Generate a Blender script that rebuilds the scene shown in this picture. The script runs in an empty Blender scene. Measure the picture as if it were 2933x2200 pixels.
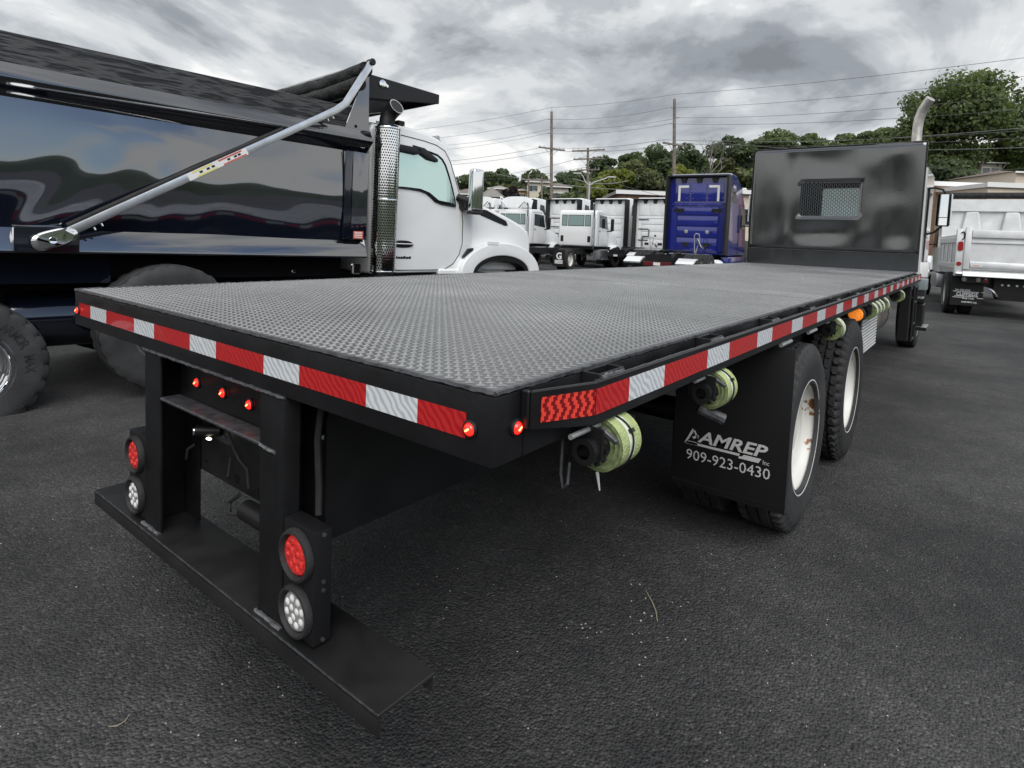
import bpy, bmesh, math, random
import numpy as np
from mathutils import Vector, Matrix, noise as mnoise
random.seed(7); np.random.seed(7)
S = bpy.context.scene
COL = S.collection
R = math.radians
# ------------------------------------------------------------------ camera
FPX, CX, CY = 1723.16, 1481.67, 793.28          # focal length and principal point, in pixels of a 2933 x 2200 frame
YAW, PITCH, ROLL = 0.6554, -0.0690, 0.0389
CAM = Vector((1.9536, -0.9072, 1.5631))
_f = Vector((-math.sin(YAW)*math.cos(PITCH), math.cos(YAW)*math.cos(PITCH), math.sin(PITCH)))
_r = Vector((math.cos(YAW), math.sin(YAW), 0)); _u = _r.cross(_f)
CR = math.cos(ROLL)*_r + math.sin(ROLL)*_u; CU = -math.sin(ROLL)*_r + math.cos(ROLL)*_u; CF = _f
cd = bpy.data.cameras.new('camera'); cam = bpy.data.objects.new('camera', cd); COL.objects.link(cam)
cam.matrix_world = Matrix(((CR.x, CU.x, -CF.x, CAM.x), (CR.y, CU.y, -CF.y, CAM.y), (CR.z, CU.z, -CF.z, CAM.z), (0, 0, 0, 1)))
cd.sensor_width = 36; cd.lens = 36*FPX/2933
cd.shift_x = -(CX-1466.5)/2933; cd.shift_y = (CY-1100)/2933
cd.clip_start = .05; cd.clip_end = 3000
S.camera = cam
# ------------------------------------------------------------------ sky and sun
SUN_EL, SUN_AZ = 46, 132        # azimuth clockwise from +Y
W = bpy.data.worlds.new('World'); S.world = W; W.use_nodes = True
nt = W.node_tree; N = nt.nodes; Lk = nt.links; N.clear()
def wn(t, **k):
    n = N.new(t)
    for a, b in k.items(): setattr(n, a, b)
    return n
def wmath(op, a, b=None, clamp=False):
    n = wn('ShaderNodeMath', operation=op); n.use_clamp = clamp
    for i, v in enumerate((a, b)):
        if v is None: continue
        if isinstance(v, (int, float)): n.inputs[i].default_value = v
        else: Lk.new(v, n.inputs[i])
    return n.outputs[0]
sky = wn('ShaderNodeTexSky', sky_type='NISHITA', sun_disc=False); sky.sun_elevation = R(SUN_EL); sky.sun_rotation = R(SUN_AZ)
tc = wn('ShaderNodeTexCoord'); sx = wn('ShaderNodeSeparateXYZ'); Lk.new(tc.outputs['Generated'], sx.inputs[0])
zz = wmath('ADD', wmath('MAXIMUM', sx.outputs[2], 0.0), 0.38)
px_ = wmath('MULTIPLY', wmath('DIVIDE', sx.outputs[0], zz), 1.3); py_ = wmath('MULTIPLY', wmath('DIVIDE', sx.outputs[1], zz), 1.3)
cmb = wn('ShaderNodeCombineXYZ'); Lk.new(px_, cmb.inputs[0]); Lk.new(py_, cmb.inputs[1])
def cnoise(off, scale, detail=7, rough=.55, dist=.25):
    m = wn('ShaderNodeMapping'); m.inputs['Location'].default_value = off; m.inputs['Rotation'].default_value = (0, 0, .25); Lk.new(cmb.outputs[0], m.inputs['Vector'])
    n = wn('ShaderNodeTexNoise'); n.inputs['Scale'].default_value = scale; n.inputs['Detail'].default_value = detail
    n.inputs['Roughness'].default_value = rough; n.inputs['Distortion'].default_value = dist
    Lk.new(m.outputs[0], n.inputs['Vector']); return n.outputs['Fac']
def wramp(fac, stops):
    n = wn('ShaderNodeValToRGB'); e = n.color_ramp.elements
    while len(e) < len(stops): e.new(.5)
    for q, (p, c) in zip(e, stops): q.position = p; q.color = (*c, 1)
    n.color_ramp.interpolation = 'EASE'
    Lk.new(fac, n.inputs[0]); return n.outputs[0]
OFF = (10.45, -10.1, 0.0)
nA = cnoise(OFF, .62, 8, .52, .35); nB = cnoise((OFF[0]+.20, OFF[1]-.13, 0), .62, 8, .52, .35)      # the same field, shifted: relief of the cloud deck
nL = cnoise((OFF[0]+3.1, OFF[1]+7.7, 2), .27, 2, .5, .2)                       # broad thick and thin banks
nF = cnoise((OFF[0]-5, OFF[1]+2, 4), 2.2, 6, .6, .5)
nM = cnoise((OFF[0]+9, OFF[1]-4, 1), 1.35, 7, .58, .6); nN = cnoise((OFF[0]+9.13, OFF[1]-4.09, 1), 1.35, 7, .58, .6)      # heaps on the cloud base
relief = wmath('ADD', wmath('MULTIPLY', wmath('SUBTRACT', nB, nA), 1.7), wmath('ADD', wmath('MULTIPLY', wmath('SUBTRACT', nN, nM), 1.5), wmath('MULTIPLY', wmath('SUBTRACT', .5, nM), 1.0)))
thick = wmath('ADD', wmath('MULTIPLY', wmath('SUBTRACT', nL, .5), 2.1), wmath('MULTIPLY', wmath('SUBTRACT', nA, .5), 1.3))
val = wmath('ADD', wmath('ADD', wmath('SUBTRACT', .91, thick), relief), wmath('MULTIPLY', wmath('SUBTRACT', nF, .5), .55))
low = wmath('MULTIPLY', wmath('SUBTRACT', 1.0, wmath('MULTIPLY', sx.outputs[2], 3.0), True), .70)   # brighter toward the horizon
val = wmath('ADD', val, low, True)
cloud = wramp(val, [(0, (1.40, 1.53, 1.70)), (.25, (1.95, 2.12, 2.34)), (.5, (3.0, 3.20, 3.40)), (.75, (4.35, 4.5, 4.62)), (1, (5.9, 5.92, 5.88))])
gap = wramp(wmath('ADD', wmath('MULTIPLY', thick, -1.0), wmath('MULTIPLY', nF, .25)), [(.27, (0, 0, 0)), (.40, (1, 1, 1))])
gap = wmath('MULTIPLY', gap, wmath('MULTIPLY', wmath('SUBTRACT', sx.outputs[2], .03, True), 9.0, True))
mx = wn('ShaderNodeMix', data_type='RGBA'); Lk.new(gap, mx.inputs[0]); Lk.new(cloud, mx.inputs[6]); Lk.new(sky.outputs[0], mx.inputs[7])
bg = wn('ShaderNodeBackground'); bg.inputs['Strength'].default_value = .1; Lk.new(mx.outputs[2], bg.inputs['Color'])
out = wn('ShaderNodeOutputWorld'); Lk.new(bg.outputs[0], out.inputs[0])
sd = bpy.data.lights.new('sun', 'SUN'); sun = bpy.data.objects.new('sun', sd); COL.objects.link(sun)
sd.energy = 1.5; sd.angle = R(50); sd.color = (1, .985, .96)
sv = Vector((math.sin(R(SUN_AZ))*math.cos(R(SUN_EL)), math.cos(R(SUN_AZ))*math.cos(R(SUN_EL)), math.sin(R(SUN_EL))))
sun.rotation_euler = sv.to_track_quat('Z', 'Y').to_euler()
S.view_settings.view_transform = 'Standard'; S.view_settings.look = 'None'; S.view_settings.exposure = .75; S.view_settings.gamma = 1
S.view_settings.use_curve_mapping = False
S.cycles.max_bounces = 6; S.cycles.diffuse_bounces = 3; S.cycles.glossy_bounces = 4; S.cycles.transmission_bounces = 6; S.cycles.transparent_max_bounces = 8
S.cycles.caustics_reflective = False; S.cycles.caustics_refractive = False; S.cycles.sample_clamp_indirect = 6
# ------------------------------------------------------------------ placing helpers
def ray(x, y): return CF + CR*((x-CX)/FPX) - CU*((y-CY)/FPX)
def P(x, y, depth): return CAM + ray(x, y)*depth
def GZ(x, y, z=0):
    d = ray(x, y); return CAM + d*((z-CAM.z)/d.z)
def hdir(x):                       # ground point under an image column at a camera depth
    d = ray(x, 690); return d
def GP(x, depth, z=0):
    p = P(x, 690, depth); return Vector((p.x, p.y, z))
def topz(y_px, x_px, depth): return P(x_px, y_px, depth).z
# ------------------------------------------------------------------ materials
def M(name, color, rough=.5, metal=0, coat=0, spec=.5, vary=0, vscale=3, bump=0, bscale=40, vcol=None, trans=0, emit=None, estr=0, rvary=0, detail=4, coior=1.5, ior=None):
    m = bpy.data.materials.new(name); m.use_nodes = True; t = m.node_tree; b = t.nodes['Principled BSDF']
    b.inputs['Base Color'].default_value = (*color, 1); b.inputs['Roughness'].default_value = rough
    b.inputs['Metallic'].default_value = metal; b.inputs['Coat Weight'].default_value = coat; b.inputs['Coat Roughness'].default_value = .03; b.inputs['Coat IOR'].default_value = coior
    b.inputs['Specular IOR Level'].default_value = spec
    if trans: b.inputs['Transmission Weight'].default_value = trans
    if ior: b.inputs['IOR'].default_value = ior
    if emit: b.inputs['Emission Color'].default_value = (*emit, 1); b.inputs['Emission Strength'].default_value = estr
    g = t.nodes.new('ShaderNodeNewGeometry') if False else t.nodes.new('ShaderNodeTexCoord')
    src = g.outputs['Object']
    if vary or rvary:
        n = t.nodes.new('ShaderNodeTexNoise'); n.inputs['Scale'].default_value = vscale; n.inputs['Detail'].default_value = detail; n.inputs['Roughness'].default_value = .6
        t.links.new(src, n.inputs['Vector'])
        mr = t.nodes.new('ShaderNodeMapRange'); mr.inputs[1].default_value = .3; mr.inputs[2].default_value = .7; t.links.new(n.outputs['Fac'], mr.inputs[0])
        if vary:
            c = t.nodes.new('ShaderNodeMix'); c.data_type = 'RGBA'
            c.inputs[6].default_value = (*[v*(1-vary) for v in color], 1)
            c.inputs[7].default_value = (*(vcol or [min(1, v*(1+vary)) for v in color]), 1)
            t.links.new(mr.outputs[0], c.inputs[0]); t.links.new(c.outputs[2], b.inputs['Base Color'])
        if rvary:
            mm = t.nodes.new('ShaderNodeMapRange'); mm.inputs[1].default_value = .3; mm.inputs[2].default_value = .7
            mm.inputs[3].default_value = max(0, rough-rvary); mm.inputs[4].default_value = min(1, rough+rvary)
            t.links.new(n.outputs['Fac'], mm.inputs[0]); t.links.new(mm.outputs[0], b.inputs['Roughness'])
    if bump:
        n = t.nodes.new('ShaderNodeTexNoise'); n.inputs['Scale'].default_value = bscale; n.inputs['Detail'].default_value = 5
        t.links.new(src, n.inputs['Vector'])
        bp = t.nodes.new('ShaderNodeBump'); bp.inputs['Strength'].default_value = min(1, bump); bp.inputs['Distance'].default_value = .02 if bscale > 15 else .06
        t.links.new(n.outputs['Fac'], bp.inputs['Height']); t.links.new(bp.outputs[0], b.inputs['Normal']); t.links.new(bp.outputs[0], b.inputs['Coat Normal'])
    return m
def nodes_of(m): return m.node_tree.nodes, m.node_tree.links, m.node_tree.nodes['Principled BSDF']
MT = {}
MT['bed_black'] = M('satin_black_steel', (.010, .010, .0112), .42, spec=.38, vary=.35, vscale=4, bump=.05, bscale=60, rvary=.1)
MT['frame_black'] = M('chassis_black', (.0065, .0066, .0074), .5, spec=.35, vary=.4, vscale=5, rvary=.12)
MT['bumper_black'] = M('dusty_black_steel', (.010, .0105, .012), .46, spec=.4, vary=.5, vscale=2.5, vcol=(.026, .0255, .024), rvary=.12)
MT['weld'] = M('bright_weld', (.20, .20, .21), .45, metal=.6, vary=.5, vscale=60)
MT['edge'] = M('worn_edge', (.07, .072, .078), .4, metal=.4, vary=.6, vscale=30)
MT['gloss_black'] = M('gloss_black_paint', (.006, .008, .015), .05, coat=1, spec=.6, coior=2.2)
MT['shaded_black'] = M('shaded_gloss_black', (.004, .006, .012), .12, coat=.6, coior=1.7)  # darker copy of the gloss black, shade mixed into its colour
MT['rear_glass'] = M('sky_sheen_rear_glass', (.50, .62, .60), .2, metal=.25, spec=.8)  # pale body colour stands in for sky mirrored in the pane
MT['window_pale'] = M('pale_window_glass', (.24, .33, .32), .08, spec=.8)
MT['cab_glass'] = M('pale_green_glass', (.50, .66, .63), .03, metal=.72)
MT['rubber'] = M('tyre_rubber', (.018, .018, .0195), .72, spec=.35, vary=.3, vscale=8, bump=.15, bscale=90, vcol=(.032, .0315, .031))
MT['rubber2'] = M('worn_tyre_rubber', (.026, .027, .029), .66, spec=.4, vary=.3, vscale=4, vcol=(.046, .046, .047), bump=.1, bscale=80)
MT['tyre_text'] = M('raised_tyre_letter', (.014, .014, .015), .6)
MT['white'] = M('white_truck_paint', (.77, .78, .775), .18, coat=.7, vary=.03, vscale=1.5)
MT['white_matt'] = M('white_panel', (.80, .81, .81), .4, vary=.06, vscale=3)
MT['blue'] = M('deep_blue_paint', (.010, .018, .20), .15, coat=1, bump=.08, bscale=2.2)
MT['chrome'] = M('chrome', (.78, .79, .80), .07, metal=1)
MT['alu'] = M('brushed_aluminium', (.66, .67, .68), .32, metal=1, vary=.15, vscale=5)
MT['alu_body'] = M('aluminium_dump_body', (.74, .75, .75), .42, metal=.30, vary=.1, vscale=3, rvary=.08)
MT['stack'] = M('aluminised_pipe', (.55, .53, .49), .42, metal=.8, vary=.25, vscale=9)
MT['plastic'] = M('black_plastic', (.009, .009, .0098), .42, spec=.4)
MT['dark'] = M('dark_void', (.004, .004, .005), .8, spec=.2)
MT['glass'] = M('tinted_glass', (.55, .80, .76), .02, trans=1, ior=1.25, spec=.6)
MT['glass_dark'] = M('dark_glass', (.02, .03, .035), .03, spec=.8, coat=.5)
MT['lens_red'] = M('red_lens', (.55, .012, .014), .12, coat=1, vary=.6, vscale=70, vcol=(.9, .05, .04), emit=(1, .01, .008), estr=.07)
MT['tread_bright'] = M('bright_tread', (.80, .81, .81), .3, metal=.35)
MT['lens_dim'] = M('dim_red_lens', (.10, .008, .010), .3)
MT['lens_red_off'] = M('dark_red_lens', (.30, .012, .014), .2, coat=1)
MT['mesh_grey'] = M('expanded_mesh', (.10, .10, .105), .4, metal=.5)
MT['lens_clear'] = M('clear_lens', (.30, .30, .29), .12, coat=1)
MT['led'] = M('led_reflector_cup', (.92, .92, .90), .25, metal=.2, coat=1)
MT['lit_red'] = M('lit_red_marker', (.6, .01, .01), .2, coat=1, emit=(1, .012, .006), estr=2.2)
MT['lit_core'] = M('lit_marker_core', (1, .3, .2), .2, emit=(1, .20, .07), estr=4)
MT['lens_amber'] = M('amber_lens', (.85, .20, .02), .12, coat=1, vary=.5, vscale=60, vcol=(1, .45, .1), emit=(1, .25, .02), estr=.35)
MT['lit_white'] = M('lit_plate_lamp', (1, 1, .8), .2, emit=(1, .95, .7), estr=1.6)
MT['strap'] = M('lime_webbing', (.43, .51, .22), .8, bump=.5, bscale=160, vary=.2, vscale=25)
MT['strap_edge'] = M('webbing_edge', (.17, .21, .09), .9, vary=.4, vscale=60)
MT['strap_pale'] = M('pale_webbing_print', (.62, .66, .52), .75, vary=.2, vscale=60)
MT['letter'] = M('pale_print', (.55, .55, .55), .5)
MT['letter_w'] = M('white_print', (.72, .72, .72), .5)
MT['tarp'] = M('black_mesh_tarp', (.012, .012, .013), .75, bump=1, bscale=9)
MT['amber_small'] = M('amber_marker', (.8, .25, .03), .3)
MT['wood_pole'] = M('weathered_pole', (.17, .145, .12), .85, vary=.4, vscale=3)
MT['wire'] = M('dark_wire', (.10, .10, .10), .6)
MT['wire_pale'] = M('pale_cable', (.30, .31, .30), .5)
MT['galv'] = M('galvanised_steel', (.42, .43, .42), .5, metal=.4)
MT['grey_panel'] = M('grey_blue_panel', (.22, .26, .27), .4)
MT['tank'] = M('dusty_tank', (.13, .115, .10), .6, vary=.4, vscale=4)
MT['mirror'] = M('mirror_glass', (.8, .82, .82), .02, metal=1)
MT['bark'] = M('bark', (.075, .062, .05), .9, vary=.4, vscale=4)
MT['bark_pale'] = M('bare_wood', (.24, .22, .20), .9, vary=.3, vscale=4)
# ---- materials with their own node trees
def coords(m, kind='Object', scale=(1, 1, 1), rot=(0, 0, 0)):
    n, l, b = nodes_of(m)
    g = n.new('ShaderNodeTexCoord'); mp = n.new('ShaderNodeMapping'); mp.inputs['Scale'].default_value = scale; mp.inputs['Rotation'].default_value = rot
    l.new(g.outputs[kind], mp.inputs['Vector']); return mp.outputs[0]
def tnode(m, t, vec, **inp):
    n, l, b = nodes_of(m); q = n.new(t)
    if vec is not None: l.new(vec, q.inputs['Vector'])
    for k, v in inp.items(): q.inputs[k].default_value = v
    return q
def ramp(m, fac, stops, interp='LINEAR'):
    n, l, b = nodes_of(m); q = n.new('ShaderNodeValToRGB'); e = q.color_ramp.elements; q.color_ramp.interpolation = interp
    while len(e) < len(stops): e.new(.5)
    for s, (p, c) in zip(e, stops): s.position = p; s.color = (*c, 1) if len(c) == 3 else c
    l.new(fac, q.inputs[0]); return q.outputs[0]
def mixc(m, fac, a, b_):
    n, l, b = nodes_of(m); q = n.new('ShaderNodeMix'); q.data_type = 'RGBA'
    for i, v in ((0, fac), (6, a), (7, b_)):
        if isinstance(v, tuple): q.inputs[i].default_value = (*v, 1)
        elif isinstance(v, (int, float)): q.inputs[i].default_value = v
        else: l.new(v, q.inputs[i])
    return q.outputs[2]
def fm(m, op, a, c=None):
    n, l, b = nodes_of(m); q = n.new('ShaderNodeMath'); q.operation = op
    for i, v in enumerate((a, c)):
        if v is None: continue
        if isinstance(v, (int, float)): q.inputs[i].default_value = v
        else: l.new(v, q.inputs[i])
    return q.outputs[0]
def setb(m, height, strength=.5, dist=.01):
    n, l, b = nodes_of(m); q = n.new('ShaderNodeBump'); q.inputs['Strength'].default_value = strength; q.inputs['Distance'].default_value = dist
    l.new(height, q.inputs['Height']); l.new(q.outputs[0], b.inputs['Normal']); l.new(q.outputs[0], b.inputs['Coat Normal']); return q
def link(m, o, inp): n, l, b = nodes_of(m); l.new(o, b.inputs[inp])

# asphalt: stone-by-stone cells, binder between them, worn and damp patches
m = MT['asphalt'] = M('asphalt', (.04, .04, .04), .85)
v = coords(m)
vo = tnode(m, 'ShaderNodeTexVoronoi', v, Scale=95.0, Randomness=1.0)
vo2 = tnode(m, 'ShaderNodeTexVoronoi', v, Scale=46.0, Randomness=1.0)
nf = tnode(m, 'ShaderNodeTexNoise', v, Scale=160.0, Detail=3.0)
nb = tnode(m, 'ShaderNodeTexNoise', v, Scale=.55, Detail=5.0, Roughness=.6)
nm = tnode(m, 'ShaderNodeTexNoise', v, Scale=5.0, Detail=5.0, Roughness=.65)
n_, l_, b_ = nodes_of(m)
sp = n_.new('ShaderNodeSeparateColor'); l_.new(vo.outputs['Color'], sp.inputs[0])
stone = ramp(m, sp.outputs[0], [(0, (.036, .036, .0362)), (.6, (.054, .0538, .0534)), (.93, (.074, .073, .0715)), (1, (.115, .112, .107))])
c1 = mixc(m, ramp(m, nb.outputs['Fac'], [(.38, (0, 0, 0)), (.62, (1, 1, 1))]), (.60, .605, .62), (1.30, 1.30, 1.30))
mul = n_.new('ShaderNodeMix'); mul.data_type = 'RGBA'; mul.blend_type = 'MULTIPLY'; mul.inputs[0].default_value = 1
l_.new(stone, mul.inputs[6]); l_.new(c1, mul.inputs[7])
mul2 = n_.new('ShaderNodeMix'); mul2.data_type = 'RGBA'; mul2.blend_type = 'MULTIPLY'; mul2.inputs[0].default_value = 1
l_.new(mul.outputs[2], mul2.inputs[6]); l_.new(ramp(m, nm.outputs['Fac'], [(.3, (.75, .75, .76)), (.7, (1.15, 1.14, 1.12))]), mul2.inputs[7]); l_.new(mul2.outputs[2], b_.inputs['Base Color'])
h = fm(m, 'ADD', fm(m, 'ADD', fm(m, 'MULTIPLY', vo.outputs['Distance'], -.75), fm(m, 'MULTIPLY', vo2.outputs['Distance'], -.30)), fm(m, 'MULTIPLY', nm.outputs['Fac'], .8))
setb(m, h, 1.0, .0115)
link(m, ramp(m, nf.outputs['Fac'], [(.3, (.62,)*3), (.7, (.9,)*3)]), 'Roughness')
b_.inputs['Specular IOR Level'].default_value = .35
# deck plate: worn black steel with dusty and bare patches
def deckmat(name, base, hi, rough):
    m = M(name, base, rough, metal=.55)
    v = coords(m)
    a = tnode(m, 'ShaderNodeTexNoise', v, Scale=1.1, Detail=6.0, Roughness=.65); c = tnode(m, 'ShaderNodeTexNoise', v, Scale=24.0, Detail=4.0)
    f = fm(m, 'ADD', fm(m, 'MULTIPLY', a.outputs['Fac'], .7), fm(m, 'MULTIPLY', c.outputs['Fac'], .3))
    link(m, ramp(m, f, [(.36, base), (.66, hi)]), 'Base Color')
    link(m, ramp(m, f, [(.35, (rough-.08,)*3), (.65, (rough+.1,)*3)]), 'Roughness')
    return m
MT['deck'] = deckmat('tread_plate_steel', (.090, .090, .0895), (.175, .175, .171), .29)
MT['lug'] = deckmat('glinting_lug_steel', (.27, .27, .268), (.47, .47, .462), .20)  # lighter base than the plate: highlights on the lugs put into the colour
# headboard: black sheet, dented
m = MT['headboard'] = M('dented_black_sheet', (.016, .017, .019), .11, spec=.9, ior=1.78)
v = coords(m)
d = tnode(m, 'ShaderNodeTexNoise', coords(m, 'Object', (1, 1, .25)), Scale=7.0, Detail=7.0, Roughness=.65)
link(m, ramp(m, d.outputs['Fac'], [(.3, (.08,)*3), (.7, (.20,)*3)]), 'Roughness')
e = tnode(m, 'ShaderNodeTexNoise', v, Scale=70.0, Detail=3.0); setb(m, e.outputs['Fac'], .06, .01)
# dump side sheet: oil-canned gloss black
m = MT['dump_side'] = M('oilcanned_gloss_black', (.006, .008, .015), .09, coat=1, spec=.6, coior=2.3)
a = tnode(m, 'ShaderNodeTexNoise', coords(m, 'Object', (1, .85, 1)), Scale=.95, Detail=1.0, Distortion=.9)
setb(m, a.outputs['Fac'], .34, .10)
# tarp-board timber: black-stained grain
m = MT['board'] = M('black_stained_plank', (.02, .02, .022), .5)
wv = tnode(m, 'ShaderNodeTexWave', coords(m, 'Object', (1, .35, 2.6)), Scale=7.0, Distortion=9.0, Detail=3.0); wv.inputs['Detail Scale'].default_value = 1.2
link(m, ramp(m, wv.outputs['Fac'], [(.2, (.007, .007, .008)), (.55, (.024, .024, .026)), (.95, (.055, .054, .054))]), 'Base Color')
setb(m, wv.outputs['Fac'], .5, .006)
# wheel rims: white enamel with rust
def rimmat(name, rust):
    m = M(name, (.72, .72, .69), .38)
    v = coords(m)
    a = tnode(m, 'ShaderNodeTexNoise', v, Scale=5.5, Detail=7.0, Roughness=.7); c = tnode(m, 'ShaderNodeTexNoise', v, Scale=40.0, Detail=3.0)
    f = fm(m, 'ADD', fm(m, 'MULTIPLY', a.outputs['Fac'], .75), fm(m, 'MULTIPLY', c.outputs['Fac'], .25))
    if rust < .65:
        for pt in ((-.03, .27, -.14), (-.03, .29, .10)):
            dn = n_.new('ShaderNodeVectorMath') if False else m.node_tree.nodes.new('ShaderNodeVectorMath'); dn.operation = 'DISTANCE'; m.node_tree.links.new(v, dn.inputs[0]); dn.inputs[1].default_value = pt
            f = fm(m, 'ADD', f, fm(m, 'MAXIMUM', fm(m, 'SUBTRACT', .17, fm(m, 'MULTIPLY', dn.outputs['Value'], 1.7)), 0.0))
    link(m, ramp(m, f, [(0, (.72, .72, .69)), (rust, (.68, .67, .63)), (rust+.025, (.30, .13, .045)), (rust+.09, (.12, .05, .02))]), 'Base Color'); return m
MT['rim_rusty'] = rimmat('rusty_white_rim', .615); MT['rim_white'] = rimmat('white_rim', .675)
# conspicuity tape: sealed cells with wavy ribs
def tapemat(name, c0, c1, sc, kind):
    m = M(name, c0, .3, coat=.4)
    if kind == 'wave':
        t = tnode(m, 'ShaderNodeTexWave', coords(m, 'Object', (1, 1, 1)), Scale=sc, Distortion=4.5, Detail=1.0); t.wave_type = 'BANDS'; t.bands_direction = 'DIAGONAL'; f = t.outputs['Fac']
    elif kind == 'cells':
        n, l, b = nodes_of(m); g = n.new('ShaderNodeTexCoord'); q = n.new('ShaderNodeSeparateXYZ'); l.new(g.outputs['Object'], q.inputs[0])
        row = fm(m, 'FLOOR', fm(m, 'DIVIDE', q.outputs[2], .0094)); sh = fm(m, 'MULTIPLY', fm(m, 'ABSOLUTE', fm(m, 'SUBTRACT', fm(m, 'MODULO', row, 4.0), 2.0)), .45)
        f = fm(m, 'MODULO', fm(m, 'FLOOR', fm(m, 'ADD', fm(m, 'DIVIDE', q.outputs[1], .0128), sh)), 2.0)
    else:
        t = tnode(m, 'ShaderNodeTexBrick', coords(m, 'Object', (1, 1, 1), (R(90), 0, R(90)))); t.inputs['Scale'].default_value = sc; t.inputs['Mortar Size'].default_value = .0; t.inputs['Color1'].default_value = (0, 0, 0, 1); t.inputs['Color2'].default_value = (1, 1, 1, 1); t.offset = .5; t.inputs['Brick Width'].default_value = .5; t.inputs['Row Height'].default_value = .25; f = t.outputs['Color']
    link(m, ramp(m, f, [(.25, c0), (.6, c1)]), 'Base Color'); return m
MT['tape_red'] = tapemat('red_conspicuity_tape', (.42, .008, .012), (.56, .022, .022), 24, 'wave')
MT['tape_white'] = tapemat('white_conspicuity_tape', (.50, .53, .56), (.76, .78, .79), 24, 'wave')
MT['reflector'] = tapemat('red_reflector_cells', (.20, .004, .008), (.80, .06, .035), 26, 'cells')
# foliage
def leafmat(name, c, var=.45, yel=.12):
    m = M(name, c, .55, spec=.3)
    n, l, b = nodes_of(m); g = n.new('ShaderNodeNewGeometry')
    link(m, ramp(m, g.outputs['Random Per Island'], [(0, tuple(x*(1-var) for x in c)), (.6, c), (1, (c[0]*1.6+yel*.1, c[1]*1.5+yel*.08, c[2]*1.2))]), 'Base Color')
    tr = n.new('ShaderNodeBsdfTranslucent'); tr.inputs['Color'].default_value = (c[0]*1.7, c[1]*1.8, c[2]*.9, 1); ms = n.new('ShaderNodeMixShader'); ms.inputs[0].default_value = .42
    o = [q for q in n if q.type == 'OUTPUT_MATERIAL'][0]; l.new(b.outputs[0], ms.inputs[1]); l.new(tr.outputs[0], ms.inputs[2]); l.new(ms.outputs[0], o.inputs[0]); return m
MT['leaf'] = leafmat('mid_green_leaf', (.104, .136, .062)); MT['leaf_dark'] = leafmat('dark_green_leaf', (.074, .104, .056))
MT['leaf_olive'] = leafmat('olive_leaf', (.112, .130, .068)); MT['leaf_yel'] = leafmat('yellow_green_leaf', (.165, .19, .045)); MT['leaf_plum'] = leafmat('plum_leaf', (.030, .019, .024), .4, 0)

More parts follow.
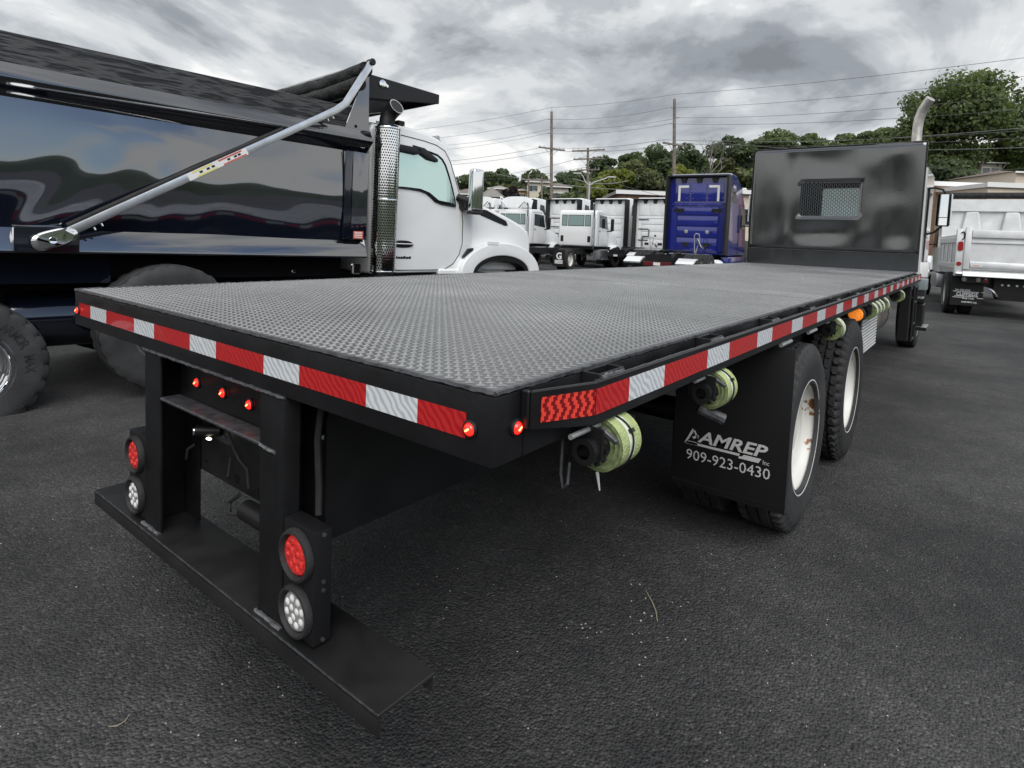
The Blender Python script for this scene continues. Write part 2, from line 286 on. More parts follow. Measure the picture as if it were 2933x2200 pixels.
# ------------------------------------------------------------------ mesh building
class MB:
    def __init__(s): s.v = []; s.f = []
    def add(s, vs, fs):
        o = len(s.v); s.v += [tuple(q) for q in vs]; s.f += [tuple(i+o for i in f) for f in fs]; return s
    def box(s, x0, x1, y0, y1, z0, z1):
        return s.add([(x, y, z) for z in (z0, z1) for x, y in ((x0, y0), (x1, y0), (x1, y1), (x0, y1))],
                     [(3, 2, 1, 0), (4, 5, 6, 7), (0, 1, 5, 4), (1, 2, 6, 5), (2, 3, 7, 6), (3, 0, 4, 7)])
    def obox(s, c, size, mat):      # oriented box: mat 3x3
        c = Vector(c); h = [q/2 for q in size]
        vs = [c + mat @ Vector((sx*h[0], sy*h[1], sz*h[2])) for sz in (-1, 1) for sx, sy in ((-1, -1), (1, -1), (1, 1), (-1, 1))]
        return s.add(vs, [(3, 2, 1, 0), (4, 5, 6, 7), (0, 1, 5, 4), (1, 2, 6, 5), (2, 3, 7, 6), (3, 0, 4, 7)])
    def prism(s, poly, ax, a0, a1):
        n = len(poly)
        def mk(p, a): return {'x': (a, p[0], p[1]), 'y': (p[0], a, p[1]), 'z': (p[0], p[1], a)}[ax]
        vs = [mk(p, a0) for p in poly]+[mk(p, a1) for p in poly]
        fs = [tuple(range(n)), tuple(range(2*n-1, n-1, -1))]+[(i, i+n, (i+1) % n+n, (i+1) % n) for i in range(n)]
        return s.add(vs, fs)
    def loft(s, rings, caps=True, closed=True):
        n = len(rings[0]); o = []
        vs = [q for r_ in rings for q in r_]; fs = []
        for k in range(len(rings)-1):
            for i in range(n if closed else n-1):
                j = (i+1) % n; fs.append((k*n+i, k*n+j, (k+1)*n+j, (k+1)*n+i))
        if caps and closed: fs += [tuple(range(n-1, -1, -1)), tuple(range((len(rings)-1)*n, len(rings)*n))]
        return s.add(vs, fs)
    def cyl(s, p0, p1, r0, n=16, r1=None, caps=True):
        p0, p1 = Vector(p0), Vector(p1); d = (p1-p0).normalized(); a = d.orthogonal().normalized(); b = d.cross(a); r1 = r0 if r1 is None else r1
        return s.loft([[p+(a*math.cos(t)+b*math.sin(t))*r for t in [2*math.pi*i/n for i in range(n)]] for p, r in ((p0, r0), (p1, r1))], caps)
    def tube(s, pts, r, n=10, w=None, up=None):
        pts = [Vector(p) for p in pts]; rings = []
        prev = None
        for i, p in enumerate(pts):
            t = ((pts[min(i+1, len(pts)-1)]-p).normalized()+(p-pts[max(i-1, 0)]).normalized()).normalized()
            if prev is None: a = (up and Vector(up) or t.orthogonal()); a = (a-t*a.dot(t)).normalized()
            else: a = (prev-t*prev.dot(t)).normalized()
            prev = a; b = t.cross(a); rr = r[i] if isinstance(r, (list, tuple)) else r
            if w is None: rings.append([p+(a*math.cos(q)+b*math.sin(q))*rr for q in [2*math.pi*k/n for k in range(n)]])
            else: rings.append([p+a*rr*sa+b*w*sb for sa, sb in ((1, 1), (-1, 1), (-1, -1), (1, -1))])
        return s.loft(rings)
    def lathe(s, prof, o, axis='x', n=32, closed=False, a0=0, a1=2*math.pi, caps=False):
        o = Vector(o); rings = []
        full = abs(a1-a0-2*math.pi) < 1e-6; k = n if full else n+1
        for i in range(k):
            t = a0+(a1-a0)*i/n; c, sn = math.cos(t), math.sin(t)
            rings.append([o+{'x': Vector((a, r*c, r*sn)), 'y': Vector((r*c, a, r*sn)), 'z': Vector((r*c, r*sn, a))}[axis] for r, a in prof])
        m = len(prof); vs = [q for r_ in rings for q in r_]; fs = []
        for i in range(n):
            j = (i+1) % k
            for q in range(m if closed else m-1): fs.append((i*m+q, i*m+(q+1) % m, j*m+(q+1) % m, j*m+q))
        return s.add(vs, fs)
    def quad(s, *p): return s.add(p, [tuple(range(len(p)))])
    def disc(s, c, r, axis, n=24):
        c = Vector(c); vs = []
        for i in range(n):
            t = 2*math.pi*i/n; a, b = r*math.cos(t), r*math.sin(t)
            vs.append(c+{'x': Vector((0, a, b)), 'y': Vector((a, 0, b)), 'z': Vector((a, b, 0))}[axis])
        return s.add(vs, [tuple(range(n))])
    def xf(s, mat, i0=0): s.v[i0:] = [tuple(mat @ Vector(q)) for q in s.v[i0:]]; return s
    def mesh(s, name, bevel=0, seg=1, angle=35, fix=True):
        me = bpy.data.meshes.new(name); me.from_pydata(s.v, [], s.f); me.update()
        if bevel or fix:
            bm = bmesh.new(); bm.from_mesh(me)
            if fix: bmesh.ops.recalc_face_normals(bm, faces=bm.faces)
            if bevel:
                es = [e for e in bm.edges if len(e.link_faces) == 2 and e.calc_face_angle(0) > R(28)]
                bmesh.ops.bevel(bm, geom=es, offset=bevel, segments=seg, affect='EDGES', profile=.6, clamp_overlap=True)
            bm.to_mesh(me); bm.free()
        me.polygons.foreach_set('use_smooth', [True]*len(me.polygons)); me.set_sharp_from_angle(angle=R(angle)); me.update()
        return me
    def build(s, name, mat, parent=None, bevel=0, seg=1, angle=35, fix=True, label=None, kind=None):
        return ob(name, s.mesh(name, bevel, seg, angle, fix), mat, parent, label, kind)
def ob(name, me, mat=None, parent=None, label=None, kind=None):
    o = bpy.data.objects.new(name, me); COL.objects.link(o)
    if mat is not None and len(me.materials) == 0: me.materials.append(MT[mat] if isinstance(mat, str) else mat)
    if parent is not None: o.parent = parent
    if label: o['label'] = label
    if kind: o['kind'] = kind
    return o
def thing(name, label, cat, loc=(0, 0, 0), rot=(0, 0, 0), group=None):
    o = bpy.data.objects.new(name, None); COL.objects.link(o); o.location = loc; o.rotation_euler = rot; o.empty_display_size = .2
    o['label'] = label; o['category'] = cat
    if group: o['group'] = group
    return o
def tag(o, label=None, cat=None, group=None, kind=None):
    for k, v in (('label', label), ('category', cat), ('group', group), ('kind', kind)):
        if v: o[k] = v
    return o
def shared(name, src, parent, mat4):      # another piece that shares mesh data
    o = bpy.data.objects.new(name, src.data); COL.objects.link(o); o.parent = parent; o.matrix_local = mat4; return o
def text(name, body, mat, parent, frame, x0, x1, z0, z1, th=.0015, shear=0, bold=0, sub=None):
    """flat print: text filling the box x0..x1, z0..z1 of a 4x4 frame whose local xy plane carries it"""
    c = bpy.data.curves.new(name, 'FONT'); c.body = body; c.size = 1; c.shear = shear; c.offset = bold; c.extrude = 0; c.resolution_u = 2
    o = bpy.data.objects.new('tmp', c); COL.objects.link(o); dg = bpy.context.evaluated_depsgraph_get()
    me = bpy.data.meshes.new_from_object(o.evaluated_get(dg)); bpy.data.objects.remove(o); bpy.data.curves.remove(c)
    n = len(me.vertices); a = np.empty(n*3); me.vertices.foreach_get('co', a); a = a.reshape(-1, 3)
    lo, hi = a.min(0), a.max(0)
    a[:, 0] = x0+(a[:, 0]-lo[0])/(hi[0]-lo[0])*(x1-x0); a[:, 1] = z0+(a[:, 1]-lo[1])/(hi[1]-lo[1])*(z1-z0); a[:, 2] = th
    me.vertices.foreach_set('co', a.ravel()); me.transform(frame); me.update(); me.materials.clear()
    return ob(name, me, mat, parent)
def rearframe(y): return Matrix(((1, 0, 0, 0), (0, 0, -1, y), (0, 1, 0, 0), (0, 0, 0, 1)))   # local x -> +X, local y -> +Z, normal -> -Y
def rightframe(x): return Matrix(((0, 0, 1, x), (1, 0, 0, 0), (0, 1, 0, 0), (0, 0, 0, 1)))   # local x -> +Y, local y -> +Z, normal -> +X

# ------------------------------------------------------------------ wheels
def tyre_mb(Rr, w, xo, n=96, every=3, notch=.014, inner=False):
    """tyre about the x axis, outer wall at x = xo, body toward -x"""
    prof = [(.291, -.030), (.300, -.012), (.335, -.006), (Rr-.115, 0), (Rr-.085, -.0005), (Rr-.050, -.006), (Rr-.028, -.014), (Rr-.008, -.024), (Rr, -.036),
            (Rr, -w*.27), (Rr-.014, -w*.28), (Rr-.014, -w*.31), (Rr+.002, -w*.32), (Rr+.004, -w*.48), (Rr-.012, -w*.485), (Rr-.012, -w*.515), (Rr+.004, -w*.52),
            (Rr+.002, -w*.68), (Rr-.014, -w*.69), (Rr-.014, -w*.72), (Rr, -w*.73), (Rr, -w+.036), (Rr-.008, -w+.024), (Rr-.05, -w+.006), (Rr-.115, -w), (.335, -w+.006), (.291, -w+.03)]
    b = MB(); rings = []
    for i in range(n):
        t = 2*math.pi*i/n; cut = notch if i % every == 0 else 0
        rings.append([(xo+x, (r-(cut if 6 <= k <= 9 or 20 <= k <= 22 else 0))*math.cos(t), (r-(cut if 6 <= k <= 9 or 20 <= k <= 22 else 0))*math.sin(t)) for k, (r, x) in enumerate(prof)])
    m = len(prof); fs = []
    for i in range(n):
        j = (i+1) % n
        for k in range(m-1): fs.append((i*m+k, i*m+k+1, j*m+k+1, j*m+k))
    b.add([q for r_ in rings for q in r_], fs); return b
def wheel(parent, c, Rr=.52, w=.27, side=1, dual=False, rim='rim_white', deep=True, name='wheel', n=96, every=3, rub='rubber', notch=.014, simple=False):
    """c = centre on the outer wall plane; side +1: faces +X"""
    hub = MB()
    d = -.155 if deep else -.02
    if deep: hub.lathe([(.001, d+.075), (.10, d+.075), (.115, d+.01), (.14, d), (.26, d), (.275, d-.01)], (0, 0, 0), 'x', 28)
    else: hub.lathe([(.001, d+.03), (.06, d+.03), (.085, d+.01), (.10, d-.02), (.15, d+.012), (.20, d-.005), (.275, d-.035)], (0, 0, 0), 'x', 28)
    for k in range(10):
        t = 2*math.pi*k/10; p = (0, .167*math.cos(t), .167*math.sin(t)); hub.cyl((d-.01, p[1], p[2]), (d+.035, p[1], p[2]), .016, 6)
    M4 = Matrix.Translation(c) @ (Matrix.Rotation(math.pi, 4, 'Z') if side < 0 else Matrix())
    o = hub.build(name, rim, parent, fix=False); o.matrix_local = M4
    tyre_mb(Rr, w, 0, n, every, notch).build('tyre', rub, o, angle=22)
    rm = MB().lathe([(.318, -.028), (.325, -.016), (.322, -.009), (.314, -.008), (.306, -.02), (.300, -.05), (.292, -.07), (.284, -.085), (.272, -.092), (.270, -.13), (.280, -.138), (.280, -.15), (.275, -.20), (.29, -.25)], (0, 0, 0), 'x', 56)
    rm.build('rim', rim, o, fix=False)
    if dual:
        tyre_mb(Rr, w, -.325, 48, 3, notch).build('inner_tyre', rub, o, angle=22)
    return o
def batch(name, tv, tf, pos, ang=None, sc=None, jit=None):
    """many copies of one small template, as one mesh (numpy)"""
    tv = np.array(tv, float); tf = np.array(tf); n = len(pos); k = len(tv)
    V = np.repeat(tv[None], n, 0)
    if sc is not None: V = V*np.asarray(sc).reshape(n, 1, -1)
    if ang is not None:
        c, s = np.cos(ang)[:, None], np.sin(ang)[:, None]; x, y = V[..., 0].copy(), V[..., 1].copy(); V[..., 0] = x*c-y*s; V[..., 1] = x*s+y*c
    V = V+np.asarray(pos)[:, None]; F = (tf[None]+(np.arange(n)*k)[:, None, None]).reshape(-1, tf.shape[1])
    return npmesh(name, V.reshape(-1, 3), F)
def npmesh(name, V, F):
    me = bpy.data.meshes.new(name); me.vertices.add(len(V)); me.vertices.foreach_set('co', np.ascontiguousarray(V, np.float32).ravel())
    q = F.shape[1]; me.loops.add(F.size); me.loops.foreach_set('vertex_index', np.ascontiguousarray(F, np.int32).ravel())
    me.polygons.add(len(F)); me.polygons.foreach_set('loop_start', np.arange(len(F), dtype=np.int32)*q)
    me.update(calc_edges=True); me.validate(); return me
# ------------------------------------------------------------------ ground and hills
def sstep(a, b, x): t = min(1, max(0, (x-a)/(b-a))); return t*t*(3-2*t)
def gh(x, y):       # lot surface: level, with a shallow fall toward the drain under the dump truck
    return -.16*sstep(-1.9, -3.5, x)*sstep(-13, -9, x)*sstep(16, 8, y)*sstep(-9, -5, y)
def axis_vals(lo, hi, c0, c1, fine, coarse):
    a = [lo]; 
    while a[-1] < hi: a.append(a[-1]+(fine if c0 <= a[-1] < c1 else coarse))
    return a
xs = axis_vals(-420, 420, -15, 6, .75, 35); ys = axis_vals(-420, 420, -10, 20, .75, 35)
gv = [(x, y, gh(x, y)) for y in ys for x in xs]; nx = len(xs)
gf = [(j*nx+i, j*nx+i+1, (j+1)*nx+i+1, (j+1)*nx+i) for j in range(len(ys)-1) for i in range(nx-1)]
g = MB().add(gv, gf).build('asphalt_lot', 'asphalt', fix=False); tag(g, 'dark worn asphalt of the truck lot', None, None, 'structure')
HAZ = {}
MT['hill'] = M('hill_undergrowth', (.035, .05, .022), .95, vary=.5, vscale=.15, bump=.3, bscale=1.5)
def hillz(x_px, depth):
    t = sstep(66, 135, depth); h = 12.0 if x_px > 1700 else 12.0*(.55+.45*sstep(1300, 1700, x_px))
    h *= 1+.5*sstep(2450, 2800, x_px)
    return -.6+(h+.6)*t+.02*max(0, depth-135)
hv = []; cols = list(range(-1500, 5001, 130)); deps = [62, 70, 78, 86, 95, 105, 115, 125, 135, 160, 200, 280]
for d in deps:
    for c in cols:
        p = GP(c, d); hv.append((p.x, p.y, hillz(c, d)+.5*mnoise.noise((p.x*.05, p.y*.05, 0))*(d > 66)))
k = len(cols); hf = [(j*k+i, j*k+i+1, (j+1)*k+i+1, (j+1)*k+i) for j in range(len(deps)-1) for i in range(k-1)]
tag(MB().add(hv, hf).build('hillside', 'hill', fix=False, angle=80), 'green overgrown hillside behind the lot', None, None, 'structure')

rv_ = []; naz = 60; rings_ = [(58, -.6), (68, 4.0), (78, 8.0), (92, 10.5), (120, 12.0), (170, 12.5)]
for d, hh in rings_:
    for i in range(naz+1):
        a = R(18)+R(232)*i/naz; x, y = d*math.sin(a), d*math.cos(a); rv_.append((x, y, hh*(1+.30*mnoise.noise((x*.03, y*.03, 7)))+(.9*mnoise.noise((x*.16, y*.16, 2)) if hh > 0 else 0)))
rf_ = [(j*(naz+1)+i, j*(naz+1)+i+1, (j+1)*(naz+1)+i+1, (j+1)*(naz+1)+i) for j in range(len(rings_)-1) for i in range(naz)]
tag(MB().add(rv_, rf_).build('hillside', 'hill', fix=False, angle=80), 'wooded ridge closing the lot on the near side', None, None, 'structure')

# ================================================================== FLATBED TRUCK
H, HW, L, T = 1.25, 1.212, 9.65, .156
fb = thing('flatbed_truck', 'black flatbed truck in the foreground, its steel tread deck edged with red and white tape', 'truck')
# deck sheets (three plates, butted) and the raised tread
for a, b_ in ((.004, 3.05), (3.053, 6.1), (6.103, L)):
    MB().box(-HW+.004, HW-.004, a, b_, H-.008, H).build('deck_plate', 'deck', fb, fix=False)
MB().box(-HW, HW, 0, .10, H-T, H-.009).build('rear_sill', 'bed_black', fb, bevel=.006, seg=2)
for sx_ in (-1, 1):
    x0, x1 = sorted((sx_*HW, sx_*(HW-.09)))
    MB().box(x0, x1, .1015, L, H-T, H-.009).build('side_sill', 'bed_black', fb, bevel=.005, seg=2)
# weld bead along the plate edge
def bead(pts, r, name, seed):
    rnd = random.Random(seed); b = MB(); p0, p1 = map(Vector, pts); n = int((p1-p0).length/.012); q = []; rr = []
    for i in range(n+1): q.append(p0.lerp(p1, i/n)+Vector((rnd.uniform(-1, 1), rnd.uniform(-1, 1), rnd.uniform(-1, 1)))*r*.18); rr.append(r*rnd.uniform(.75, 1.2))
    b.tube(q, rr, 5); return b
bead(((-HW+.003, .002, H-.003), (HW-.003, .002, H-.003)), .0065, 'w', 1).build('weld_bead', 'edge', fb)
bead(((HW-.003, .004, H-.003), (HW-.003, L, H-.003)), .0065, 'w', 2).build('weld_bead', 'edge', fb)
bead(((-HW+.003, .004, H-.003), (-HW+.003, L, H-.003)), .0065, 'w', 3).build('weld_bead', 'edge', fb)
p_ = .0217; ii, jj = np.meshgrid(np.arange(-420, 420), np.arange(-420, 420)); s2 = 1/math.sqrt(2)
ux = (ii+jj)*p_*s2; uy = (jj-ii)*p_*s2+4.8; ok = (abs(ux) < HW-.022) & (uy > .022) & (uy < L-.03) & (abs(uy-3.05) > .016) & (abs(uy-6.1) > .016)
pos = np.c_[ux[ok], uy[ok], np.full(ok.sum(), H-.0002)]; ang = np.where(((ii+jj) % 2)[ok] == 0, -math.pi/4, math.pi/4)
near = pos[:, 1] < 3.4
tv1 = [(-.0125, 0, 0), (-.006, -.0042, 0), (.006, -.0042, 0), (.0125, 0, 0), (.006, .0042, 0), (-.006, .0042, 0), (-.006, 0, .0030), (.006, 0, .0030)]
tf1 = [(0, 1, 6), (1, 2, 6), (2, 7, 6), (2, 3, 7), (3, 4, 7), (4, 5, 7), (5, 6, 7), (5, 0, 6)]
tv2 = [(-.0125, 0, 0), (0, -.0044, 0), (.0125, 0, 0), (0, .0044, 0), (0, 0, .0031)]; tf2 = [(0, 1, 4), (1, 2, 4), (2, 3, 4), (3, 0, 4)]
me = batch('tread_lugs', tv1, tf1, pos[near], ang[near]); ob('tread_lugs', me, 'lug', fb, kind='stuff')
me = batch('tread_lugs', tv2, tf2, pos[~near], ang[~near]); ob('tread_lugs', me, 'lug', fb, kind='stuff')
# rub rail and stake pockets
RX, RZ0, RZ1 = 1.275, 1.119, 1.234
for sx_ in (-1, 1):
    pl = [(HW+.018, .094), (RX-.010, .296), (RX-.010, L), (RX, L), (RX, .288), (HW+.027, .086)]
    b = MB()
    zz_ = [(1.160, 1.243), (RZ0+.012, RZ1), (RZ0, RZ1), (RZ0, RZ1), (RZ0+.012, RZ1), (1.160, 1.243)]
    vs = [(sx_*x, y, z[0]) for (x, y), z in zip(pl, zz_)]+[(sx_*x, y, z[1]) for (x, y), z in zip(pl, zz_)]
    b.add(vs, [(0, 5, 4, 1), (1, 4, 3, 2), (6, 7, 10, 11), (7, 8, 9, 10)]+[(i, (i+1) % 6, (i+1) % 6+6, i+6) for i in range(6)])
    b.build('rub_rail', 'bed_black', fb, bevel=.003)
    MB().box(*sorted((sx_*(HW+.001), sx_*(HW+.022))), .083, .095, 1.160, 1.243).build('rail_end_plate', 'bed_black', fb, bevel=.003)
    bead(((sx_*(RX-.009), .30, RZ1-.001), (sx_*(RX-.009), L, RZ1-.001)), .003, 'w', 5).build('rail_top_edge', 'edge', fb)
def pocket_mb(sx_):
    a, b2, y0, y1, t = HW+.001, RX-.0105, -.062, .062, .006
    b = MB()
    for x0, x1, q0, q1 in ((a, b2, y0, y0+t), (a, b2, y1-t, y1), (a, a+t, y0+t, y1-t), (b2-t, b2, y0+t, y1-t)):
        b.box(*sorted((sx_*x0, sx_*x1)), q0, q1, 1.125, 1.2455)
    return b
pk = [None, None]; wd = None
for i in range(16):
    y = .384+.728*i
    if y > L-.1: break
    for k, sx_ in enumerate((1, -1)):
        if pk[k] is None: pk[k] = pocket_mb(sx_).build('stake_pocket', 'bed_black', fb, bevel=.002); pk[k].location = (0, y, 0)
        else: shared('stake_pocket', pk[k], fb, Matrix.Translation((0, y, 0)))
    wb = bead(((RX-.012, y-.055, RZ1+.002), (RX-.012, y+.055, RZ1+.002)), .0075, 'w', 30+i)
    wb.build('pocket_weld', 'weld', fb)
# tape, piece by piece
RED, WHT = .2794, .1778
def tape_rear(x0, x1, mat): MB().box(x0+.0005, x1-.0005, -.0022, -.0005, 1.1415, 1.195).build('reflective_tape', mat, fb, fix=False)
x = -1.0121; tape_rear(-1.151, x, 'tape_red'); w_ = True
while x < 1.13:
    nx_ = min(1.139, x+(WHT if w_ else RED)); tape_rear(x, nx_, 'tape_white' if w_ else 'tape_red'); x = nx_; w_ = not w_
def tape_side(y0, y1, mat, s=1):
    MB().box(*sorted((s*(RX+.0004), s*(RX+.0022))), y0+.0005, y1-.0005, 1.1575, 1.2178).build('reflective_tape', mat, fb, fix=False)
for s in (1, -1):
    y = .452; w_ = True
    tape_side(.2885, y, 'tape_red', s)
    while y < L-.02:
        ny = min(L-.01, y+(.2121 if w_ else .3333)); tape_side(y, ny, 'tape_white' if w_ else 'tape_red', s); y = ny; w_ = not w_
# taper face: cellular reflector and the short red piece next to it
ta, tb = Vector((HW+.027, .086, 0)), Vector((RX, .288, 0)); tdir = (tb-ta).normalized(); tn = Vector((tdir.y, -tdir.x, 0))
def taper_piece(f0, f1, mat):
    b = MB(); L0 = (tb-ta).length; a, c = ta+tdir*L0*f0+tn*.0008, ta+tdir*L0*f1+tn*.0008
    z0 = lambda f: 1.1745+(1.1575-1.1745)*f; z1 = lambda f: 1.2275+(1.2178-1.2275)*f
    q = [(a, z0(f0)), (c, z0(f1)), (c, z1(f1)), (a, z1(f0))]
    b.add([(p.x, p.y, z) for p, z in q]+[(p.x+tn.x*.0015, p.y+tn.y*.0015, z) for p, z in q], [(3, 2, 1, 0), (4, 5, 6, 7), (0, 1, 5, 4), (1, 2, 6, 5), (2, 3, 7, 6), (3, 0, 4, 7)])
    b.build('reflective_tape', mat, fb, fix=True)
taper_piece(.14, .985, 'reflector')
# marker lamps
def marker(p, ax, r=.011):
    p = Vector(p); d = Vector(ax)
    o = MB().lathe([(r*1.75, 0), (r*1.75, r*.5), (r*1.35, r*.8), (r*1.25, r*.3)], (0, 0, 0), 'z', 20, caps=False).build('marker_lamp', 'plastic', fb, fix=False)
    o.matrix_local = Matrix.Translation(p) @ d.to_track_quat('Z', 'Y').to_matrix().to_4x4()
    MB().lathe([(r*1.2, r*.3), (r*1.15, r*.8), (r*.85, r*1.15), (r*.4, r*1.28), (.0005, r*1.3)], (0, 0, 0), 'z', 18).build('lens', 'lit_red', o, fix=False)
    MB().obox((0, 0, r*1.25), (r*1.1, r*.4, r*.35), Matrix.Rotation(.6, 3, 'Z')).build('filament', 'lit_core', o, bevel=.001)
def onY(x, y, val): d = ray(x, y); t = (val-CAM.y)/d.y; return CAM+d*t
q = onY(1349.7, 1228, 0); marker((q.x, 0, q.z), (0, -1, 0)); marker((-q.x-.005, 0, q.z-.003), (0, -1, 0))
marker((HW, .07, 1.165), (1, 0, 0)); marker((-HW, .07, 1.165), (-1, 0, 0))
for px2, py2 in ((550.7, 1098), (624.5, 1128), (700, 1162)):
    q = onY(px2, py2, .048); marker((q.x, .07, q.z), (0, -1, 0), .012)
# rear frame: posts, lamp channel
def cpost(x0, x1, mir):
    b = MB(); t = .010
    b.box(x0, x1, 0, t, .431, H-T-.001)
    if mir: b.box(x1-t, x1, t, .135, .431, H-T-.001); b.box(x0, x0+.012, -.0025, 0, .431, .93)
    else: b.box(x0, x0+t, t, .135, .431, H-T-.001)
    b.box(x0, x1, .135, .145, .431, H-T-.001)
    return b
cpost(-.462, -.335, False).build('rear_post', 'frame_black', fb, bevel=.003, seg=2)
cpost(.340, .425, False).build('rear_post', 'frame_black', fb, bevel=.003, seg=2)
MB().box(.4265, .467, -.002, .05, .431, H-T-.001).build('post_flange', 'frame_black', fb, bevel=.004, seg=2)
MB().box(-.333, .4245, .0705, .080, .925, H-T-.002).build('lamp_channel_web', 'frame_black', fb, bevel=.002)
MB().box(-.333, .338, -.001, .0695, .925, .936).build('lamp_channel_flange', 'edge', fb, bevel=.003)
bead(((-.46, -.002, H-T-.002), (.467, -.002, H-T-.002)), .006, 'w', 9).build('weld_bead', 'edge', fb)
bead(((.345, -.002, .932), (.425, -.002, .927)), .006, 'w', 19).build('weld_bead', 'weld', fb)
# tail lamp boxes
def lampbox(x0, x1):
    o = MB().box(x0, x1, .0, .055, .440, .758).build('lamp_box', 'plastic', fb, bevel=.006, seg=2)
    xc = (x0+x1)/2
    for z, mat in ((.675, 'lens_red'), (.517, 'lens_clear')):
        gm = MB().lathe([(.072, 0), (.073, -.008), (.069, -.018), (.062, -.020), (.058, -.013), (.056, -.006)], (xc, 0, z), 'y', 36).build('lamp_grommet', 'rubber', fb, fix=False)
        ln = MB().lathe([(.0565, -.0035), (.051, -.010), (.02, -.0125), (.0005, -.013)], (xc, 0, z), 'y', 32).build('lamp_lens', mat, gm, fix=False)
        led = MB(); spots = [(.014*math.cos(a), .014*math.sin(a)) for a in np.linspace(.4, 2*math.pi+.4, 3, endpoint=False)]+[(.036*math.cos(a+.3), .036*math.sin(a+.3)) for a in np.linspace(0, 2*math.pi, 8, endpoint=False)]
        for a, c in spots: led.lathe([(.0115, -.0085+abs(a)*.03), (.0105, -.0125), (.006, -.0152), (.0003, -.016)], (xc+a, 0, z+c), 'y', 8)
        led.build('led_cups', 'lens_red' if mat == 'lens_red' else 'led', gm, fix=False)
    b = MB()
    for z in (.452, .59, .615, .745): b.cyl((x1+.0, .028, z), (x1+.004, .028, z), .006, 8)
    b.build('box_rivets', 'edge', fb)
lampbox(.469, .617); lampbox(-.612, -.464)
# bumper: C channel, flanges down
MB().box(-.915, .915, -.025, -.017, .372, .418).build('bumper_face', 'bumper_black', fb, bevel=.004, seg=2)
MB().box(-.915, .915, -.025, .165, .4185, .4305).build('bumper_top', 'bumper_black', fb, bevel=.005, seg=3)
MB().box(-.915, .915, .157, .165, .372, .418).build('bumper_front_flange', 'bumper_black', fb, bevel=.003)
for x0, x1 in ((-.47, -.33), (.335, .47)): bead(((x0, -.006, .432), (x1, -.006, .432)), .007, 'w', 41+int(x0*10)).build('weld_bead', 'weld', fb)
bead(((-.91, -.024, .4295), (.91, -.024, .4295)), .003, 'w', 50).build('bumper_edge', 'edge', fb)
# chassis
for s in (-1, 1):
    b = MB(); a, c = sorted((s*.44, s*.452)); b.box(a, c, .146, 11.2, .62, 1.0); b.box(*sorted((s*.36, s*.44)), .146, 11.2, .62, .632); b.box(*sorted((s*.36, s*.44)), .146, 11.2, .988, 1.0)
    b.build('chassis_rail', 'frame_black', fb)
    MB().box(*sorted((s*.38, s*.46)), .146, L, 1.003, H-T-.002).build('subframe_rail', 'frame_black', fb)
b = MB()
for i in range(24): b.box(-HW+.092, HW-.092, .45+.385*i, .51+.385*i, H-T+.03, H-.012)
b.build('deck_crossmember', 'frame_black', fb)
xm = MB().box(-.438, .438, .148, .156, .63, .925).build('rear_crossmember', 'bumper_black', fb)
hb = MB(); rnd = random.Random(4)
for xx, z2, rr in ((-.40, .86, .009), (-.38, .72, .016), (-.30, .67, .008), (-.22, .79, .006), (-.17, .79, .006), (-.13, .655, .008), (-.07, .665, .018), (.08, .66, .018), (.18, .74, .012), (.20, .655, .012), (-.02, .73, .006), (.14, .70, .006)): hb.disc((xx, .1472, z2), rr, 'y', 14)
hb.build('frame_hole', 'dark', xm, fix=False)
MB().box(-.36, -.12, .1455, .1475, .775, .80).build('frame_slot', 'edge', xm)
MB().tube([(-.37, .14, .72), (-.39, .12, .70), (-.40, .12, .66)], .006, 8).build('wiring', 'rubber', fb); MB().tube([(-.08, .13, .75), (-.08, .12, .68)], .005, 8).build('wiring', 'rubber', fb)
b = MB().tube([(-.10, .14, .92), (-.095, .12, .86), (-.05, .12, .80), (-.02, .125, .76), (.05, .12, .74), (.06, .12, .68)], .005, 8)
b.build('wiring', 'rubber', fb)
cm = MB().cyl((-.228, .075, .822), (-.185, .146, .815), .021, 20).build('rear_camera', 'plastic', fb, bevel=.003)
MB().cyl((-.2305, .071, .8224), (-.228, .075, .822), .0195, 20).build('lens', 'chrome', cm)
MB().obox((-.19, .105, .793), (.022, .014, .008), Matrix()).build('plate_lamp', 'lit_white', fb, bevel=.003)
MB().cyl((.04, .12, .60), (.21, .12, .60), .034, 18).build('air_coupling', 'plastic', fb, bevel=.005)
MB().tube([(.0, .12, .64), (-.05, .11, .60), (-.03, .10, .57), (.03, .12, .58)], .008, 8).build('air_hose', 'rubber', fb)
MB().tube([(.48, .11, 1.08), (.475, .10, .95), (.485, .10, .82), (.50, .09, .74)], .010, 8).build('lamp_cable', 'rubber', fb)
# mud flaps with print
FY = 2.08
for s in (1, -1):
    MB().box(*sorted((s*.735, s*1.303)), FY, FY+.010, .290, 1.085).build('mud_flap', 'plastic', fb, bevel=.003, seg=2)
    MB().box(*sorted((s*.74, s*1.29)), FY-.003, FY+.0, .315, .325).build('flap_rib', 'plastic', fb)
RF = rearframe(FY-.0012)
text('lettering', 'AMREP', 'letter', fb, RF, .866, 1.212, .541, .603, 0, shear=.28, bold=.025)
b = MB(); fy = FY-.0014
for x0, x1, za, zb in ((.801, 1.09, .521, .533), (1.075, 1.172, .510, .533)): b.quad((x0, fy, za), (x1, fy, za), (x1+.012, fy, zb), (x0+.008, fy, zb))
b.build('logo_bar', 'letter', fb, fix=False)
b = MB(); q = lambda *pp: b.quad(*[(x_, fy, z_) for x_, z_ in pp])
q((.798, .522), (.815, .535), (.850, .600), (.838, .606)); q((.838, .606), (.850, .600), (.872, .560), (.860, .560)); q((.80, .520), (.87, .520), (.862, .536), (.812, .536)); q((.838, .560), (.846, .552), (.874, .566), (.868, .578))
